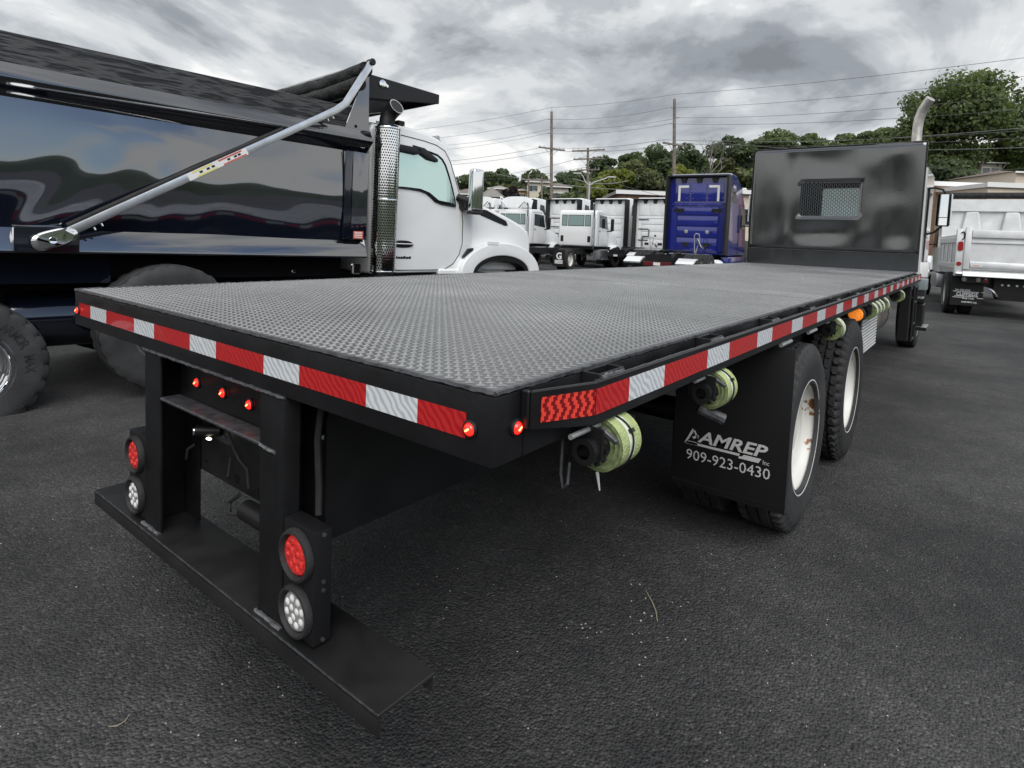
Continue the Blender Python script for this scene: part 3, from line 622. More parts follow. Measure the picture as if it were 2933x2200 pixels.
b.build('logo_arrow', 'letter', fb, fix=False)
text('lettering', 'Inc', 'letter', fb, RF, 1.192, 1.222, .508, .530, 0)
text('lettering', '909-923-0430', 'letter', fb, RF, .812, 1.228, .440, .494, 0)
# wheels
for s in (1, -1):
    for i, yc in enumerate((2.665, 4.13)):
        wh = wheel(fb, (s*1.27, yc, .515), .515, .27, s, True, 'rim_rusty' if i == 0 and s == 1 else 'rim_white', rub='rubber2' if i == 0 else 'rubber', n=150, every=3, notch=.020)
        if i == 1 or s == -1:
            b = MB(); r0 = random.Random(3)
            for k in range(46):
                for c_ in range(4):
                    t0 = 2*math.pi*(k+(.5 if c_ % 2 else 0))/46; xx = -.055-.052*c_; hh = []
                    for q in range(6):
                        a = math.pi/3*q; hh.append((xx+.024*math.cos(a), t0+.058*math.sin(a)))
                    lo = [(x_, .512*math.cos(t), .512*math.sin(t)) for x_, t in hh]; hi = [(xx+(x_-xx)*.86, .527*math.cos(t0+(t-t0)*.86), .527*math.sin(t0+(t-t0)*.86)) for x_, t in hh]
                    b.loft([lo, hi])
            b.build('tread_block', 'rubber', wh, kind='stuff')
    wheel(fb, (s*1.22, 10.75, .515), .515, .28, s, False, 'rim_white', deep=False, n=60)
for yc in (2.665, 4.13): MB().cyl((-1.0, yc, .515), (1.0, yc, .515), .075, 14).build('drive_axle', 'frame_black', fb)
# strap winches
def winch(y, near=True, label=None, stripes=((.0, .035), (.06, .1))):
    x, z = 1.245, 1.060; rr = .067 if near else .070
    o = MB().box(x-.055, x+.04, y-.05, y-.042, z-.02, RZ0-.001).build('strap_winch', 'plastic', fb, bevel=.002)
    MB().box(x-.055, x+.04, y+.105, y+.113, z-.02, RZ0-.001).build('winch_side', 'plastic', o)
    b = MB().lathe([(.018, -.07), (.032, -.07), (.034, -.045), (.034, -.001)], (x, y, z), 'y', 20)
    for k in range(11):
        t = 2*math.pi*k/11; b.obox((x+.036*math.cos(t), y-.03, z+.036*math.sin(t)), (.016, .012, .010), Matrix.Rotation(-t, 3, 'Y'))
    b.build('ratchet_wheel', 'plastic', o)
    MB().obox((x+.045, y-.03, z+.04), (.05, .014, .012), Matrix.Rotation(.5, 3, 'Y')).build('pawl', 'edge', o, bevel=.002)
    prof = [(.034, 0)]
    for k in range(6): r_ = .036+(rr-.036)*k/5; prof += [(r_-.0012, .0+.0015*(k % 2)), (r_, .001)]
    prof[-1] = (rr-.001, .0015)
    MB().lathe(prof, (x, y, z), 'y', 40).build('strap_end', 'strap_edge', o, fix=False)
    MB().lathe([(rr, .001), (rr+.001, .05), (rr, .1), (.034, .1)], (x, y, z), 'y', 48).build('strap_roll', 'strap' if near else 'strap_edge', o, fix=False)
    if near:
        MB().lathe([(rr+.0016, .034), (rr+.0016, .062)], (x, y, z), 'y', 40, a0=-1.5, a1=1.35).build('strap_label', 'strap_pale', o, fix=False)
        c_ = MB().tube([(x+(rr+.004)*math.cos(t), y+.047+.006*math.sin(3*t), z+(rr+.004)*math.sin(t)) for t in np.linspace(-1.45, 1.4, 22)], .0028, 6)
        c_.obox((x+(rr+.006)*math.cos(.55), y+.05, z+(rr+.006)*math.sin(.55)), (.012, .014, .010), Matrix.Rotation(-.55, 3, 'Y')); c_.build('strap_tie', 'plastic', o)
    else:
        b = MB()
        for a, c in stripes: b.lathe([(rr+.0015, a), (rr+.0015, c)], (x, y, z), 'y', 40)
        b.build('strap_stripe', 'strap_pale', o, fix=False)
    MB().cyl((x-.0, y-.13, RZ0-.008), (x, y+.02, RZ0-.008), .0065, 10).build('winch_slider', 'galv', o)
    return o
winch(.365); winch(1.115)
w1t = MB().tube([(1.185, .30, 1.12), (1.182, .30, .99), (1.190, .30, .955), (1.203, .30, .97), (1.20, .31, 1.02)], .004, 8); w1t.build('strap_hook', 'edge', fb)
MB().cyl((1.243, .37, .990), (1.258, .36, .950), .005, 8, r1=.002).build('strap_tail', 'galv', fb)
MB().cyl((1.21, 1.12, .99), (1.29, 1.16, .955), .02, 10).build('flap_roller', 'edge', fb)
winch(3.2, False, stripes=((.03, .06), (.07, .1)))
for y_ in (4.70, 4.92, 5.12): winch(y_, False, stripes=((.02, .06), (.07, .1)))
winch(5.44, False, stripes=((.04, .1),)); winch(6.85, False, stripes=((.05, .1),))
for y_ in (2.0, 2.55): MB().cyl((1.255, y_, RZ0-.011), (1.255, y_+.18, RZ0-.011), .010, 10).build('winch_slider', 'galv', fb)
# amber turn lamp
al = MB().lathe([(.062, .03), (.066, -.004), (.058, -.012), (.052, -.004)], (1.225, 4.30, 1.062), 'y', 30).build('turn_lamp', 'rubber', fb, fix=False)
MB().lathe([(.052, -.003), (.044, -.012), (.0005, -.016)], (1.225, 4.30, 1.062), 'y', 28).build('lens', 'lens_amber', al, fix=False)
MB().box(1.15, 1.22, 4.335, 4.343, .98, 1.094).build('lamp_bracket', 'plastic', fb)
# striped aluminium box, tank, bracket frame, cab steps
MB().box(.72, 1.192, 4.85, 5.76, .655, 1.03).build('step_box', 'plastic', fb, bevel=.004)
for i in range(13): MB().box(1.1925, 1.206, 4.86, 5.75, .662+.028*i, .678+.028*i).build('step_tread', 'tread_bright', fb, bevel=.002)
MB().cyl((.86, 6.0, .82), (.86, 7.7, .82), .27, 36).build('fuel_tank', 'tank', fb, bevel=.05, seg=4)
for y_ in (6.35, 7.35): MB().lathe([(.273, y_-.03), (.276, y_), (.273, y_+.03)], (.86, 0, .82), 'y', 36).build('tank_strap', 'plastic', fb, fix=False)
MB().box(1.13, 1.25, 8.50, 8.62, .36, 1.093).build('bracket_post', 'plastic', fb, bevel=.006)
lad = MB()
for y_ in (8.75, 9.15): lad.tube([(1.27, y_, 1.092), (1.27, y_, .34)], .016, 8)
for z_ in (.35, .56, .86, 1.07): lad.tube([(1.27, 8.75, z_), (1.27, 9.15, z_)], .014, 8)
lad.build('access_ladder', 'plastic', fb)
for z_, x_, y_ in ((.90, 1.30, 9.25), (.46, 1.36, 9.55)):
    for k in range(3): MB().box(x_-.10+.045*k, x_-.062+.045*k, y_-.0, y_+.55, z_-.03, z_).build('cab_step', 'alu', fb, bevel=.003)
    MB().box(x_-.105, x_+.035, y_-.003, y_+.0, z_-.05, z_-.001).build('step_riser', 'plastic', fb)
MB().box(1.12, 1.33, 9.68, 10.1, .42, .78).build('step_panel', 'plastic', fb, bevel=.01)
MB().box(1.10, 1.345, 9.70, 10.05, .99, 1.15).build('side_panel', 'grey_panel', fb, bevel=.012, seg=2)
MB().box(1.10, 1.33, 9.72, 10.05, .785, .988).build('side_panel', 'plastic', fb, bevel=.012, seg=2)
# headboard with meshed window
b = MB(); hw, z0, z1 = 1.212, H+.001, 3.148; wx0, wx1, wz0, wz1 = -.440, .400, 2.058, 2.590; ya, yb = L, L+.012
hbp = MB()
def cuts(vals, st):
    o_ = [vals[0]]
    for p0, p1 in zip(vals[:-1], vals[1:]):
        n_ = max(1, round((p1-p0)/st)); o_ += [p0+(p1-p0)*i/n_ for i in range(1, n_+1)]
    return o_
gx, gz = cuts([-hw, wx0, wx1, hw], .06), cuts([1.511, wz0, wz1, z1], .06); hbp.v = [(x_, ya, z_) for z_ in gz for x_ in gx]
for j in range(len(gz)-1):
    for i in range(len(gx)-1):
        xm_, zm_ = (gx[i]+gx[i+1])/2, (gz[j]+gz[j+1])/2
        if not (wx0 < xm_ < wx1 and wz0 < zm_ < wz1): hbp.f.append((j*len(gx)+i, j*len(gx)+i+1, (j+1)*len(gx)+i+1, (j+1)*len(gx)+i))
def dent(x, z):      # buckled sheet: pressed from the front, pulled at the welded posts
    e = sstep(0, .35, hw-abs(x))*sstep(0, .3, z1-z+.12)*sstep(0, .3, z-1.511)
    dx_ = max(wx0-x, x-wx1, 0); dz_ = max(wz0-z, z-wz1, 0); fx = math.hypot(dx_, dz_)
    return e*(.050*mnoise.noise((x*1.15+3.3, z*1.0+.7, 0))+.007*mnoise.noise((x*2.4, z*2.0, 5)) + .020*math.exp(-((x+.62)/.07)**2)*math.sin(z*3))*(.2+.8*sstep(0, .3, fx))
hbp.v = [(x, y+dent(x, z), z) for x, y, z in hbp.v]
hb_ = hbp.build('headboard_sheet', 'headboard', fb, fix=False, angle=70)
sm = hb_.modifiers.new('thickness', 'SOLIDIFY'); sm.thickness = .008; sm.offset = -1
MB().box(-hw, hw, L-.004, L+.006, z0, 1.5105).build('headboard_base', 'headboard', fb)
bead(((-hw, L-.005, 1.511), (hw, L-.005, 1.511)), .005, 'w', 70).build('weld_bead', 'edge', fb)
for x0, x1, q0, q1 in ((-hw, hw, z1, z1+.012), ): MB().box(x0, x1, L-.003, L+.05, q0, q1).build('headboard_top_edge', 'edge', fb, bevel=.003)
for s in (-1, 1): MB().box(*sorted((s*(hw+.001), s*(hw+.012))), L-.003, L+.05, z0, z1+.012).build('headboard_side_edge', 'bed_black', fb, bevel=.003)
for x0 in (-.70, .62): MB().box(x0, x0+.08, L+.055, L+.13, z0, z1-.02).build('headboard_post', 'plastic', fb)
for x0, x1, q0, q1 in ((wx0-.025, wx1+.025, wz1, wz1+.025), (wx0-.025, wx1+.025, wz0-.025, wz0), (wx0-.025, wx0, wz0, wz1), (wx1, wx1+.025, wz0, wz1)):
    MB().box(x0, x1, L+.014, L+.026, q0, q1).build('window_frame', 'bed_black', fb)
b = MB(); cw, ch, nzr = .062, .0275, 19                                       # expanded metal: strands bonded in a diamond lattice
for j in range(20):
    z_ = wz0+ch*j
    if z_ > wz1: break
    for i in range(-1, 15):
        x_ = wx0+cw*(i+(.5 if j % 2 else 0)); a = (x_, z_); pts = [(x_, z_), (x_+cw*.22, z_+ch*.0), (x_+cw*.5, z_+ch)]
        for sx3 in (-1, 1):
            pp = [(x_, z_), (x_+sx3*cw*.2, z_), (x_+sx3*cw*.36, z_+ch), (x_+sx3*cw*.5, z_+ch)]
            pp = [(min(wx1+.01, max(wx0-.01, q0)), min(wz1, q1)) for q0, q1 in pp]
            if abs(pp[0][0]-pp[3][0]) < .004: continue
            for (ax_, az_), (bx_, bz_) in zip(pp[:-1], pp[1:]):
                if abs(ax_-bx_)+abs(az_-bz_) < .004: continue
                b.tube([(ax_, L+.010, az_), (bx_, L+.010, bz_)], .006, 4)
b.build('window_mesh', 'mesh_grey', fb, fix=False, kind='stuff')
# exhaust, cab (behind the headboard)
b = MB(); b.tube([(1.03, 10.2, 1.2), (1.03, 10.2, 3.30), (1.032, 10.2, 3.45), (1.045, 10.19, 3.58), (1.08, 10.17, 3.70), (1.13, 10.14, 3.79), (1.175, 10.11, 3.85)], .067, 20)
b.build('exhaust_stack', 'stack', fb)
CX0, CX1, CY0, CY1, CZ0, CZ1 = -1.20, 1.20, 10.42, 11.95, .95, 2.86
cb = MB()                                                  # hollow cab shell, glazed front and back
def wallY(y0, y1, holes):
    hx0, hx1, hz0, hz1 = holes
    for q in ((CX0, CX1, CZ0, hz0), (CX0, CX1, hz1, CZ1), (CX0, hx0, hz0, hz1), (hx1, CX1, hz0, hz1)): cb.box(q[0], q[1], y0, y1, q[2], q[3])
wallY(CY0, CY0+.05, (-.75, .80, 1.98, 2.66)); wallY(CY1-.05, CY1, (-.98, .98, 1.95, 2.62))
cb.box(CX0, CX1, CY0+.051, CY1-.051, CZ1-.06, CZ1); cb.box(CX0, CX1, CY0+.051, CY1-.051, CZ0, CZ0+.06)
for s in (-1, 1):
    x0, x1 = sorted((s*1.15, s*1.20))
    cb.box(x0, x1, CY0+.051, CY1-.051, CZ0+.061, 1.95); cb.box(x0, x1, CY0+.051, CY1-.051, 2.55, CZ1-.061); cb.box(x0, x1, CY0+.051, CY0+.4, 1.951, 2.549)
cb.build('cab_shell', 'white', fb)
MB().add([(-.27, CY0-.02, 2.04), (.80, CY0-.02, 2.04), (.80, CY0+.054, 2.56), (-.27, CY0+.054, 2.56)], [(0, 1, 2, 3)]).build('rear_window', 'rear_glass', fb, fix=False)
MB().box(-.75, -.28, CY0+.03, CY0+.04, 1.98, 2.66).build('rear_window', 'glass_dark', fb)
MB().box(-.745, .795, CY0+.055, CY0+.06, 2.57, 2.655).build('window_top_shadow', 'dark', fb)  # dark strip painting the shadow along the top of the rear window
MB().box(-.98, .98, CY1-.03, CY1-.02, 1.95, 2.62).build('windscreen', 'glass', fb)
for x_ in (-.5, .5): MB().box(x_-.25, x_+.25, 11.0, 11.15, 1.3, 2.35).build('cab_seat', 'plastic', fb, bevel=.04, seg=3)
MB().prism([(11.98, .95), (13.1, .95), (13.15, 1.5), (12.9, 1.75), (11.98, 1.93)], 'x', -.95, .95).build('hood', 'white', fb, bevel=.05, seg=3)
for s in (-1, 1): MB().box(*sorted((s*.96, s*1.22)), 10.95, 12.2, .95, 1.30).build('front_fender', 'white', fb, bevel=.06, seg=3)
MB().box(1.13, 1.30, 10.55, 10.95, 1.15, 1.385).build('door_step_box', 'white', fb, bevel=.02, seg=2)
# mirrors on tube arms
for s in (1, -1):
    ar = MB().tube([(s*1.10, 10.75, 2.56), (s*1.30, 10.68, 2.565), (s*1.40, 10.62, 2.53), (s*1.43, 10.6, 2.48)], .017, 8); ar.tube([(s*1.10, 10.75, 1.80), (s*1.32, 10.66, 1.86), (s*1.42, 10.6, 1.96)], .017, 8)
    ar.tube([(s*1.215, 10.72, 2.56), (s*1.20, 10.74, 1.36)], .018, 8); ar.build('mirror_arm', 'plastic', fb)
    mo = MB().box(*sorted((s*1.335, s*1.515)), 10.60, 10.70, 1.96, 2.475).build('mirror_housing', 'plastic', fb, bevel=.025, seg=3)
    for za_, zb_ in ((2.10, 2.455), (1.975, 2.09)): MB().add([(s*1.345, 10.556, za_), (s*1.485, 10.548, za_), (s*1.485, 10.548+(zb_-za_)*.10-.0005, zb_), (s*1.345, 10.556+(zb_-za_)*.10-.04*0, zb_)], [(0, 1, 2, 3)]).build('mirror_glass', 'mirror', mo, fix=False)
    MB().box(*sorted((s*1.516, s*1.535)), 10.56, 10.68, 1.98, 2.46).build('mirror_shell', 'white', mo, bevel=.008)
# ================================================================== BLACK DUMP TRUCK (left)
D_ = ray(3114, 770).normalized(); Dh = Vector((D_.x, D_.y, 0)).normalized(); n_r = Vector((Dh.y, -Dh.x, 0)); up_ = n_r.cross(D_)
O_ = n_r*-4.0+Vector((0, 0, .08))
dt = thing('dump_truck', 'gloss black dump truck with white cab beside the flatbed', 'dump truck')
dt.matrix_world = Matrix(((n_r.x, D_.x, up_.x, O_.x), (n_r.y, D_.y, up_.y, O_.y), (n_r.z, D_.z, up_.z, O_.z), (0, 0, 0, 1)))
B0 = -3.6                       # rear of the body, outside the frame
gp = []                         # side sheet as a fine grid so the panel can bulge between its frames
ny_, nz_ = 60, 12
sv_ = [(-.045+.034*math.sin(math.pi*j/nz_)*(1 if True else 0)+.010*mnoise.noise((B0*.2+.11*i, j*.21, 3)), B0+(2.80-B0)*i/ny_, 1.395+(2.40-1.395)*j/nz_) for j in range(nz_+1) for i in range(ny_+1)]
sf_ = [(j*(ny_+1)+i, j*(ny_+1)+i+1, (j+1)*(ny_+1)+i+1, (j+1)*(ny_+1)+i) for j in range(nz_) for i in range(ny_)]
MB().add(sv_, sf_).build('side_sheet', 'dump_side', dt, fix=False, angle=80)
MB().box(-2.40, -.08, B0, 2.85, 1.30, 2.42).build('body_tub', 'shaded_black', dt)
MB().prism([(-.075, 1.405), (-.052, 1.405), (.028, 1.222), (.028, 1.198), (-.10, 1.198)], 'y', B0, 3.115).build('bottom_rail', 'gloss_black', dt, bevel=.004, seg=2)
MB().prism([(-.07, 2.388), (-.040, 2.388), (.10, 2.508), (.10, 2.522), (.035, 2.632), (-.11, 2.632)], 'y', B0, 3.10).build('top_rail', 'gloss_black', dt, bevel=.006, seg=2)
for x_ in (-.062, -2.42):
    MB().prism([(B0, 2.634), (2.80, 2.634), (2.86, 2.80), (2.885, 2.872), (B0, 2.872)], 'x', x_, x_+.045).build('side_board', 'board', dt, bevel=.005)
MB().box(-.075, .012, 2.808, 2.898, 1.405, 2.386).build('front_rib', 'shaded_black', dt, bevel=.008, seg=2)
MB().box(-.075, .018, 2.9, 3.10, 1.405, 2.386).build('corner_post', 'gloss_black', dt, bevel=.006, seg=2)
MB().prism([(2.79, 2.634), (3.095, 2.634), (3.078, 3.325), (3.045, 3.325)], 'x', -.03, .006).build('corner_gusset', 'gloss_black', dt, bevel=.004)
MB().prism([(2.79, 2.634), (3.095, 2.634), (3.078, 3.325), (3.045, 3.325)], 'x', -2.44, -2.40).build('corner_gusset', 'gloss_black', dt, bevel=.004)
MB().cyl((.004, 2.925, 2.665), (.009, 2.925, 2.665), .018, 16).build('gusset_hole', 'dark', dt)
MB().box(-2.40, -.04, 3.06, 3.09, 1.3, 3.05).build('front_sheet', 'shaded_black', dt)
# cab shield
MB().prism([(3.095, 3.30), (4.15, 3.275), (4.15, 3.16), (3.095, 3.02)], 'x', -.10, -.07).build('shield_side', 'bed_black', dt, bevel=.005)
MB().prism([(3.095, 3.30), (4.15, 3.275), (4.15, 3.16), (3.095, 3.02)], 'x', -2.40, -2.37).build('shield_side', 'bed_black', dt, bevel=.005)
MB().prism([(3.10, 3.285), (4.145, 3.262), (4.145, 3.24), (3.10, 3.265)], 'x', -2.368, -.102).build('shield_top', 'bed_black', dt)
MB().box(-2.368, -.102, 4.125, 4.149, 3.163, 3.239).build('shield_lip', 'bed_black', dt)
MB().prism([(3.10, 3.02), (3.10, 2.85), (3.52, 2.96), (3.60, 3.085)], 'x', -.35, -.11).build('shield_gusset', 'bed_black', dt)
tl = MB().lathe([(.022, 0), (.045, .004), (.045, .012), (.02, .016), (.0005, .016)], (-.069, 3.30, 3.225), 'x', 16); tl.obox((-.06, 3.335, 3.225), (.012, .09, .03), Matrix.Rotation(-.5, 3, 'X')); tl.build('shield_latch', 'chrome', dt)
# rolled mesh tarp between the arm ends
def roll(y, z, r, sag, name, seed):
    pts = []; rr = []
    for i in range(33):
        t = i/32; pts.append((.05-2.5*t, y+.02*mnoise.noise((t*7, seed, 0)), z-sag*math.sin(math.pi*t)+.02*mnoise.noise((t*9, seed, 4)))); rr.append(r*(1+.18*mnoise.noise((t*11, seed, 9))))
    MB().tube(pts, rr, 14).build(name, 'tarp', dt, angle=70)
roll(3.00, 3.30, .085, .05, 'rolled_tarp', 1); roll(2.93, 3.13, .080, .04, 'rolled_tarp', 5)
MB().cyl((.12, 3.05, 3.375), (-2.55, 3.05, 3.375), .025, 12).build('tarp_bar', 'galv', dt)
# tarp arm: aluminium box section with a bend, its housing, and the spring sleeve behind it
ARM = [(.11, .30, 1.372), (.11, 2.62, 2.775), (.11, 2.73, 2.865), (.11, 3.03, 3.37)]
MB().tube(ARM, .036, w=.022, up=(0, -.52, .85)).build('tarp_arm', 'alu', dt, bevel=.006, seg=2, angle=30)
MB().tube([(.08, .30, 1.425), (.08, 1.35, 2.062), (.08, 2.05, 2.482)], .022, 10).build('arm_sleeve', 'rubber', dt)
MB().cyl((.06, 3.03, 3.375), (.15, 3.03, 3.375), .038, 16).build('arm_tip', 'plastic', dt, bevel=.006)
MB().box(-.02, .075, -.03, .385, 1.205, 1.40).build('arm_mount', 'shaded_black', dt, bevel=.006)
hs = MB(); ax_ = Vector((0, math.cos(.36), math.sin(.36))); bx_ = Vector((0, -ax_.z, ax_.y)); prof = []
for k in range(40):
    t = 2*math.pi*k/40; a = .155*math.copysign(abs(math.cos(t))**.75, math.cos(t)); c = .072*math.copysign(abs(math.sin(t))**.8, math.sin(t))*(1-.12*math.cos(t)); prof.append(Vector((0, .215, 1.318))+ax_*a+bx_*c)
hs.loft([[p+Vector((.078, 0, 0)) for p in prof], [p+Vector((.135, 0, 0)) for p in prof], [Vector((.152, 0, 0))+Vector((0, .215, 1.318))+(p-Vector((0, .215, 1.318)))*.82 for p in prof]])
hs_ = hs.build('arm_housing', 'chrome', dt, angle=40)
hc = MB().lathe([(.028, 0), (.026, .006), (.018, .004), (.0005, .003)], (.152, .20, 1.305), 'x', 20).build('pivot_cap', 'chrome', hs_, fix=False)
MB().box(.1555, .158, .185, .215, 1.300, 1.310).build('cap_slot', 'dark', hs_)
text('lettering', 'AERO', 'dark', hs_, Matrix.Translation((.1530, .275, 1.345)) @ Matrix.Rotation(.36+.9, 4, 'X') @ Matrix(((0, 0, 1, 0), (1, 0, 0, 0), (0, 1, 0, 0), (0, 0, 0, 1))), -.035, .035, -.011, .011, 0)
for y_, z_ in ((.47, 1.42), (.52, 1.455), (2.52, 2.665), (2.58, 2.70)): MB().cyl((.11, y_, z_), (.11, y_+.012, z_-.022), .011, 8).build('arm_bolt', 'chrome', dt)
# warning labels on the arm
a0_, a1_ = Vector(ARM[0]), Vector(ARM[1]); ad = (a1_-a0_).normalized(); an = Vector((0, -ad.z, ad.y))
def lab(t0, t1, v0, v1, mat, off=0): 
    q = lambda t, v: a0_+ad*t+an*v+Vector((.0235+off, 0, 0))
    MB().quad(q(t0, v0), q(t1, v0), q(t1, v1), q(t0, v1)).build('warning_label', mat, dt, fix=False)
MT['lab_y'] = M('yellow_label', (.72, .66, .20), .5); MT['lab_w'] = M('white_label', (.74, .74, .72), .5); MT['lab_r'] = M('red_label', (.55, .12, .08), .5)
lab(1.02, 1.62, -.033, .033, 'lab_w'); lab(1.07, 1.27, .016, .031, 'lab_y', .001); lab(1.10, 1.30, -.031, -.016, 'lab_y', .001); lab(1.33, 1.57, .016, .031, 'lab_r', .001); lab(1.36, 1.60, -.031, -.018, 'lab_r', .001)
for k, t in enumerate((1.13, 1.20, 1.25, 1.41, 1.48, 1.52)): lab(t, t+.03, -.009, .010, 'plastic', .001)
MB().box(.0185, .0195, 2.93, 3.055, 1.415, 1.50).build('maker_plate', 'lab_r', dt)
for z_ in (1.432, 1.452, 1.470, 1.486): MB().box(.0196, .0204, 2.945, 3.04, z_-.004, z_+.004).build('plate_line', 'lab_w', dt)
# frame, tanks and wheels
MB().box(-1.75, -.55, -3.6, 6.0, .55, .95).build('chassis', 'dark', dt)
MB().box(-.42, -.20, -3.3, .66, .935, 1.19).build('long_sill', 'shaded_black', dt)
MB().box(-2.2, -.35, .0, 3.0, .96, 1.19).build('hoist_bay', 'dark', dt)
ZC = -.24
w1 = wheel(dt, (0.0, -.322, ZC+.534), .534, .28, 1, True, 'chrome', n=104, every=4, rub='rubber2', notch=.022)
tx = MB()
for body, a0, step, rr, sz in (('ARMOR', .92, -.118, .405, .075), ('MAX', .19-.02, -.118, .405, .075)):
    for k, ch in enumerate(body):
        t = a0+step*k; fr = Matrix.Translation((-.0, -.322, ZC+.534)) @ Matrix.Rotation(t-math.pi/2, 4, 'X') @ Matrix(((0, 0, 1, 0), (1, 0, 0, 0), (0, 1, 0, 0), (0, 0, 0, 1)))
        text('lettering', ch, 'tyre_text', dt, fr, -.017 if ch == 'I' else -.026, .026, rr-.034, rr+.034, .0012, bold=.02)
wheel(dt, (0.0, -1.72, ZC+.534), .534, .28, 1, True, 'chrome', n=60, every=3)
lw = wheel(dt, (.13, 1.076, .545), .565, .36, 1, False, 'tank', deep=True, n=90, every=3, rub='rubber2', notch=.012)
for yc in (-.322, -1.72): wheel(dt, (-2.45, yc, ZC+.534), .534, .28, -1, True, 'chrome', n=48)
wheel(dt, (-.02, 5.42, ZC+.53), .53, .36, 1, False, 'alu', deep=False, n=60); wheel(dt, (-2.3, 5.42, ZC+.53), .53, .36, -1, False, 'alu', deep=False, n=48)
wheel(dt, (-2.5, 1.076, .545), .565, .36, -1, False, 'tank', n=48)
MB().cyl((-.62, -.02, .60), (-.62, .62, .60), .26, 28).build('air_tank', 'shaded_black', dt, bevel=.05, seg=3)
MB().cyl((-2.3, -.322, ZC+.534), (-.2, -.322, ZC+.534), .08, 12).build('drive_axle', 'dark', dt)
MB().box(-.16, -.10, 2.28, 2.33, 1.02, 1.06).build('air_fitting', 'chrome', dt, bevel=.01); MB().box(-.18, -.12, 3.02, 3.14, 1.0, 1.12).build('valve_block', 'chrome', dt, bevel=.015)
# exhaust with perforated guard
SX, SY, SR = -.02, 3.36, .150
MB().cyl((SX, SY, .98), (SX, SY, 2.75), SR-.028, 28).build('exhaust_stack', 'plastic', dt)
cols_, rows_, pz0, pz1 = 34, 54, 1.037, 2.715; gb = MB()
for half in (0,):
    for j in range(rows_):
        for i in range(cols_):
            c0, z0_ = (i+(.5 if j % 2 else 0)), pz0+(pz1-pz0)*j/rows_; dz = (pz1-pz0)/rows_; outer = []; inner = []
            for a, b in ((0, 0), (.5, 0), (1, 0), (1, .5), (1, 1), (.5, 1), (0, 1), (0, .5)):
                t = 2*math.pi*(c0+a)/cols_; outer.append((SX+SR*math.cos(t), SY+SR*math.sin(t), z0_+dz*b))
            for k in range(8):
                q = 5*math.pi/4+k*math.pi/4; t = 2*math.pi*(c0+.5+.33*math.cos(q))/cols_; inner.append((SX+SR*math.cos(t), SY+SR*math.sin(t), z0_+dz*(.5+.33*math.sin(q))))
            gb.add(outer+inner, [(k, (k+1) % 8, (k+1) % 8+8, k+8) for k in range(8)])
gb.build('heat_guard', 'chrome', dt, fix=False, angle=60)
for z_ in (1.04, 1.88, 2.71): MB().lathe([(SR+.001, z_-.012), (SR+.004, z_), (SR+.001, z_+.012)], (SX, SY, 0), 'z', 36).build('guard_band', 'chrome', dt, fix=False)
eb = MB(); pp = [(SX, SY-.02, 2.74), (SX, SY-.01, 2.82), (SX+.01, SY+.01, 2.88), (SX+.05, SY+.03, 2.93), (SX+.11, SY+.04, 2.965)]
eb.tube(pp, [.085, .088, .092, .094, .096], 22); eo = eb.build('stack_elbow', 'stack', dt); eo.data.materials[0] = MT['plastic']
MB().lathe([(.085, .0), (.097, .002), (.097, -.004)], (0, 0, 0), 'z', 26).build('elbow_lip', 'galv', eo, fix=False).matrix_local = Matrix.Translation((SX+.112, SY+.0405, 2.966)) @ Vector((.85, .12, .5)).to_track_quat('Z', 'Y').to_matrix().to_4x4()
# cab
XS = -.15; XI = -2.20
cabp = [(3.27, 1.00), (3.20, 2.70), (3.24, 2.77), (3.55, 2.815), (3.80, 2.808), (4.05, 2.78), (4.25, 2.735), (4.37, 2.66), (4.44, 2.54), (4.55, 2.30), (4.665, 2.05), (4.90, 2.02), (4.90, 1.02)]
MB().prism(cabp, 'x', XI, XS).build('cab_shell', 'white', dt, bevel=.045, seg=3, angle=40)
wp = [(3.60, 2.050), (3.80, 2.047), (3.95, 2.040), (4.05, 2.020), (4.13, 1.975), (4.20, 1.925), (4.30, 1.900), (4.43, 1.890), (4.555, 1.888), (4.56, 1.93), (4.50, 2.12), (4.425, 2.30), (4.36, 2.43), (4.30, 2.50), (4.22, 2.545), (4.08, 2.568), (3.60, 2.578)]
def inset(poly, d):
    n = len(poly); o = []
    for i in range(n):
        p0, p1, p2 = Vector(poly[i-1]), Vector(poly[i]), Vector(poly[(i+1) % n]); e1 = (p1-p0).normalized(); e2 = (p2-p1).normalized(); nn = Vector((-e1.y-e2.y, e1.x+e2.x)); nn = nn.normalized() if nn.length > 1e-6 else Vector((0, 0)); o.append(tuple(p1+nn*d))
    return o
def sheet(name, poly, x, mat, parent): return MB().add([(x, a, b) for a, b in poly], [tuple(range(len(poly)))]).build(name, mat, parent, fix=False)
dr = MB(); seam = [(3.60, 1.045), (4.40, 1.05), (4.56, 1.13), (4.66, 1.26), (4.705, 1.40), (4.70, 1.70), (4.655, 1.98), (4.52, 2.30), (4.44, 2.47), (4.34, 2.60), (4.20, 2.655), (4.0, 2.68), (3.60, 2.70)]
dr.tube([(XS+.0005, a, b) for a, b in seam], .0055, 6); dr.build('door_seam', 'plastic', dt)
fi = inset(wp, .030); wf = MB(); n = len(wp); wf.add([(XS+.002, a, b) for a, b in wp]+[(XS+.026, a, b) for a, b in inset(wp, .012)]+[(XS+.003, a, b) for a, b in fi], [(i, (i+1) % n, (i+1) % n+n, i+n) for i in range(n)]+[(i+n, (i+1) % n+n, (i+1) % n+2*n, i+2*n) for i in range(n)])
wf_ = wf.build('window_frame', 'plastic', dt, fix=False)
MB().add([(XS+.0032+(2.575-b_)*.032, a_, b_) for a_, b_ in fi], [tuple(range(len(fi)))]).build('window_pane', 'cab_glass', wf_, fix=False)
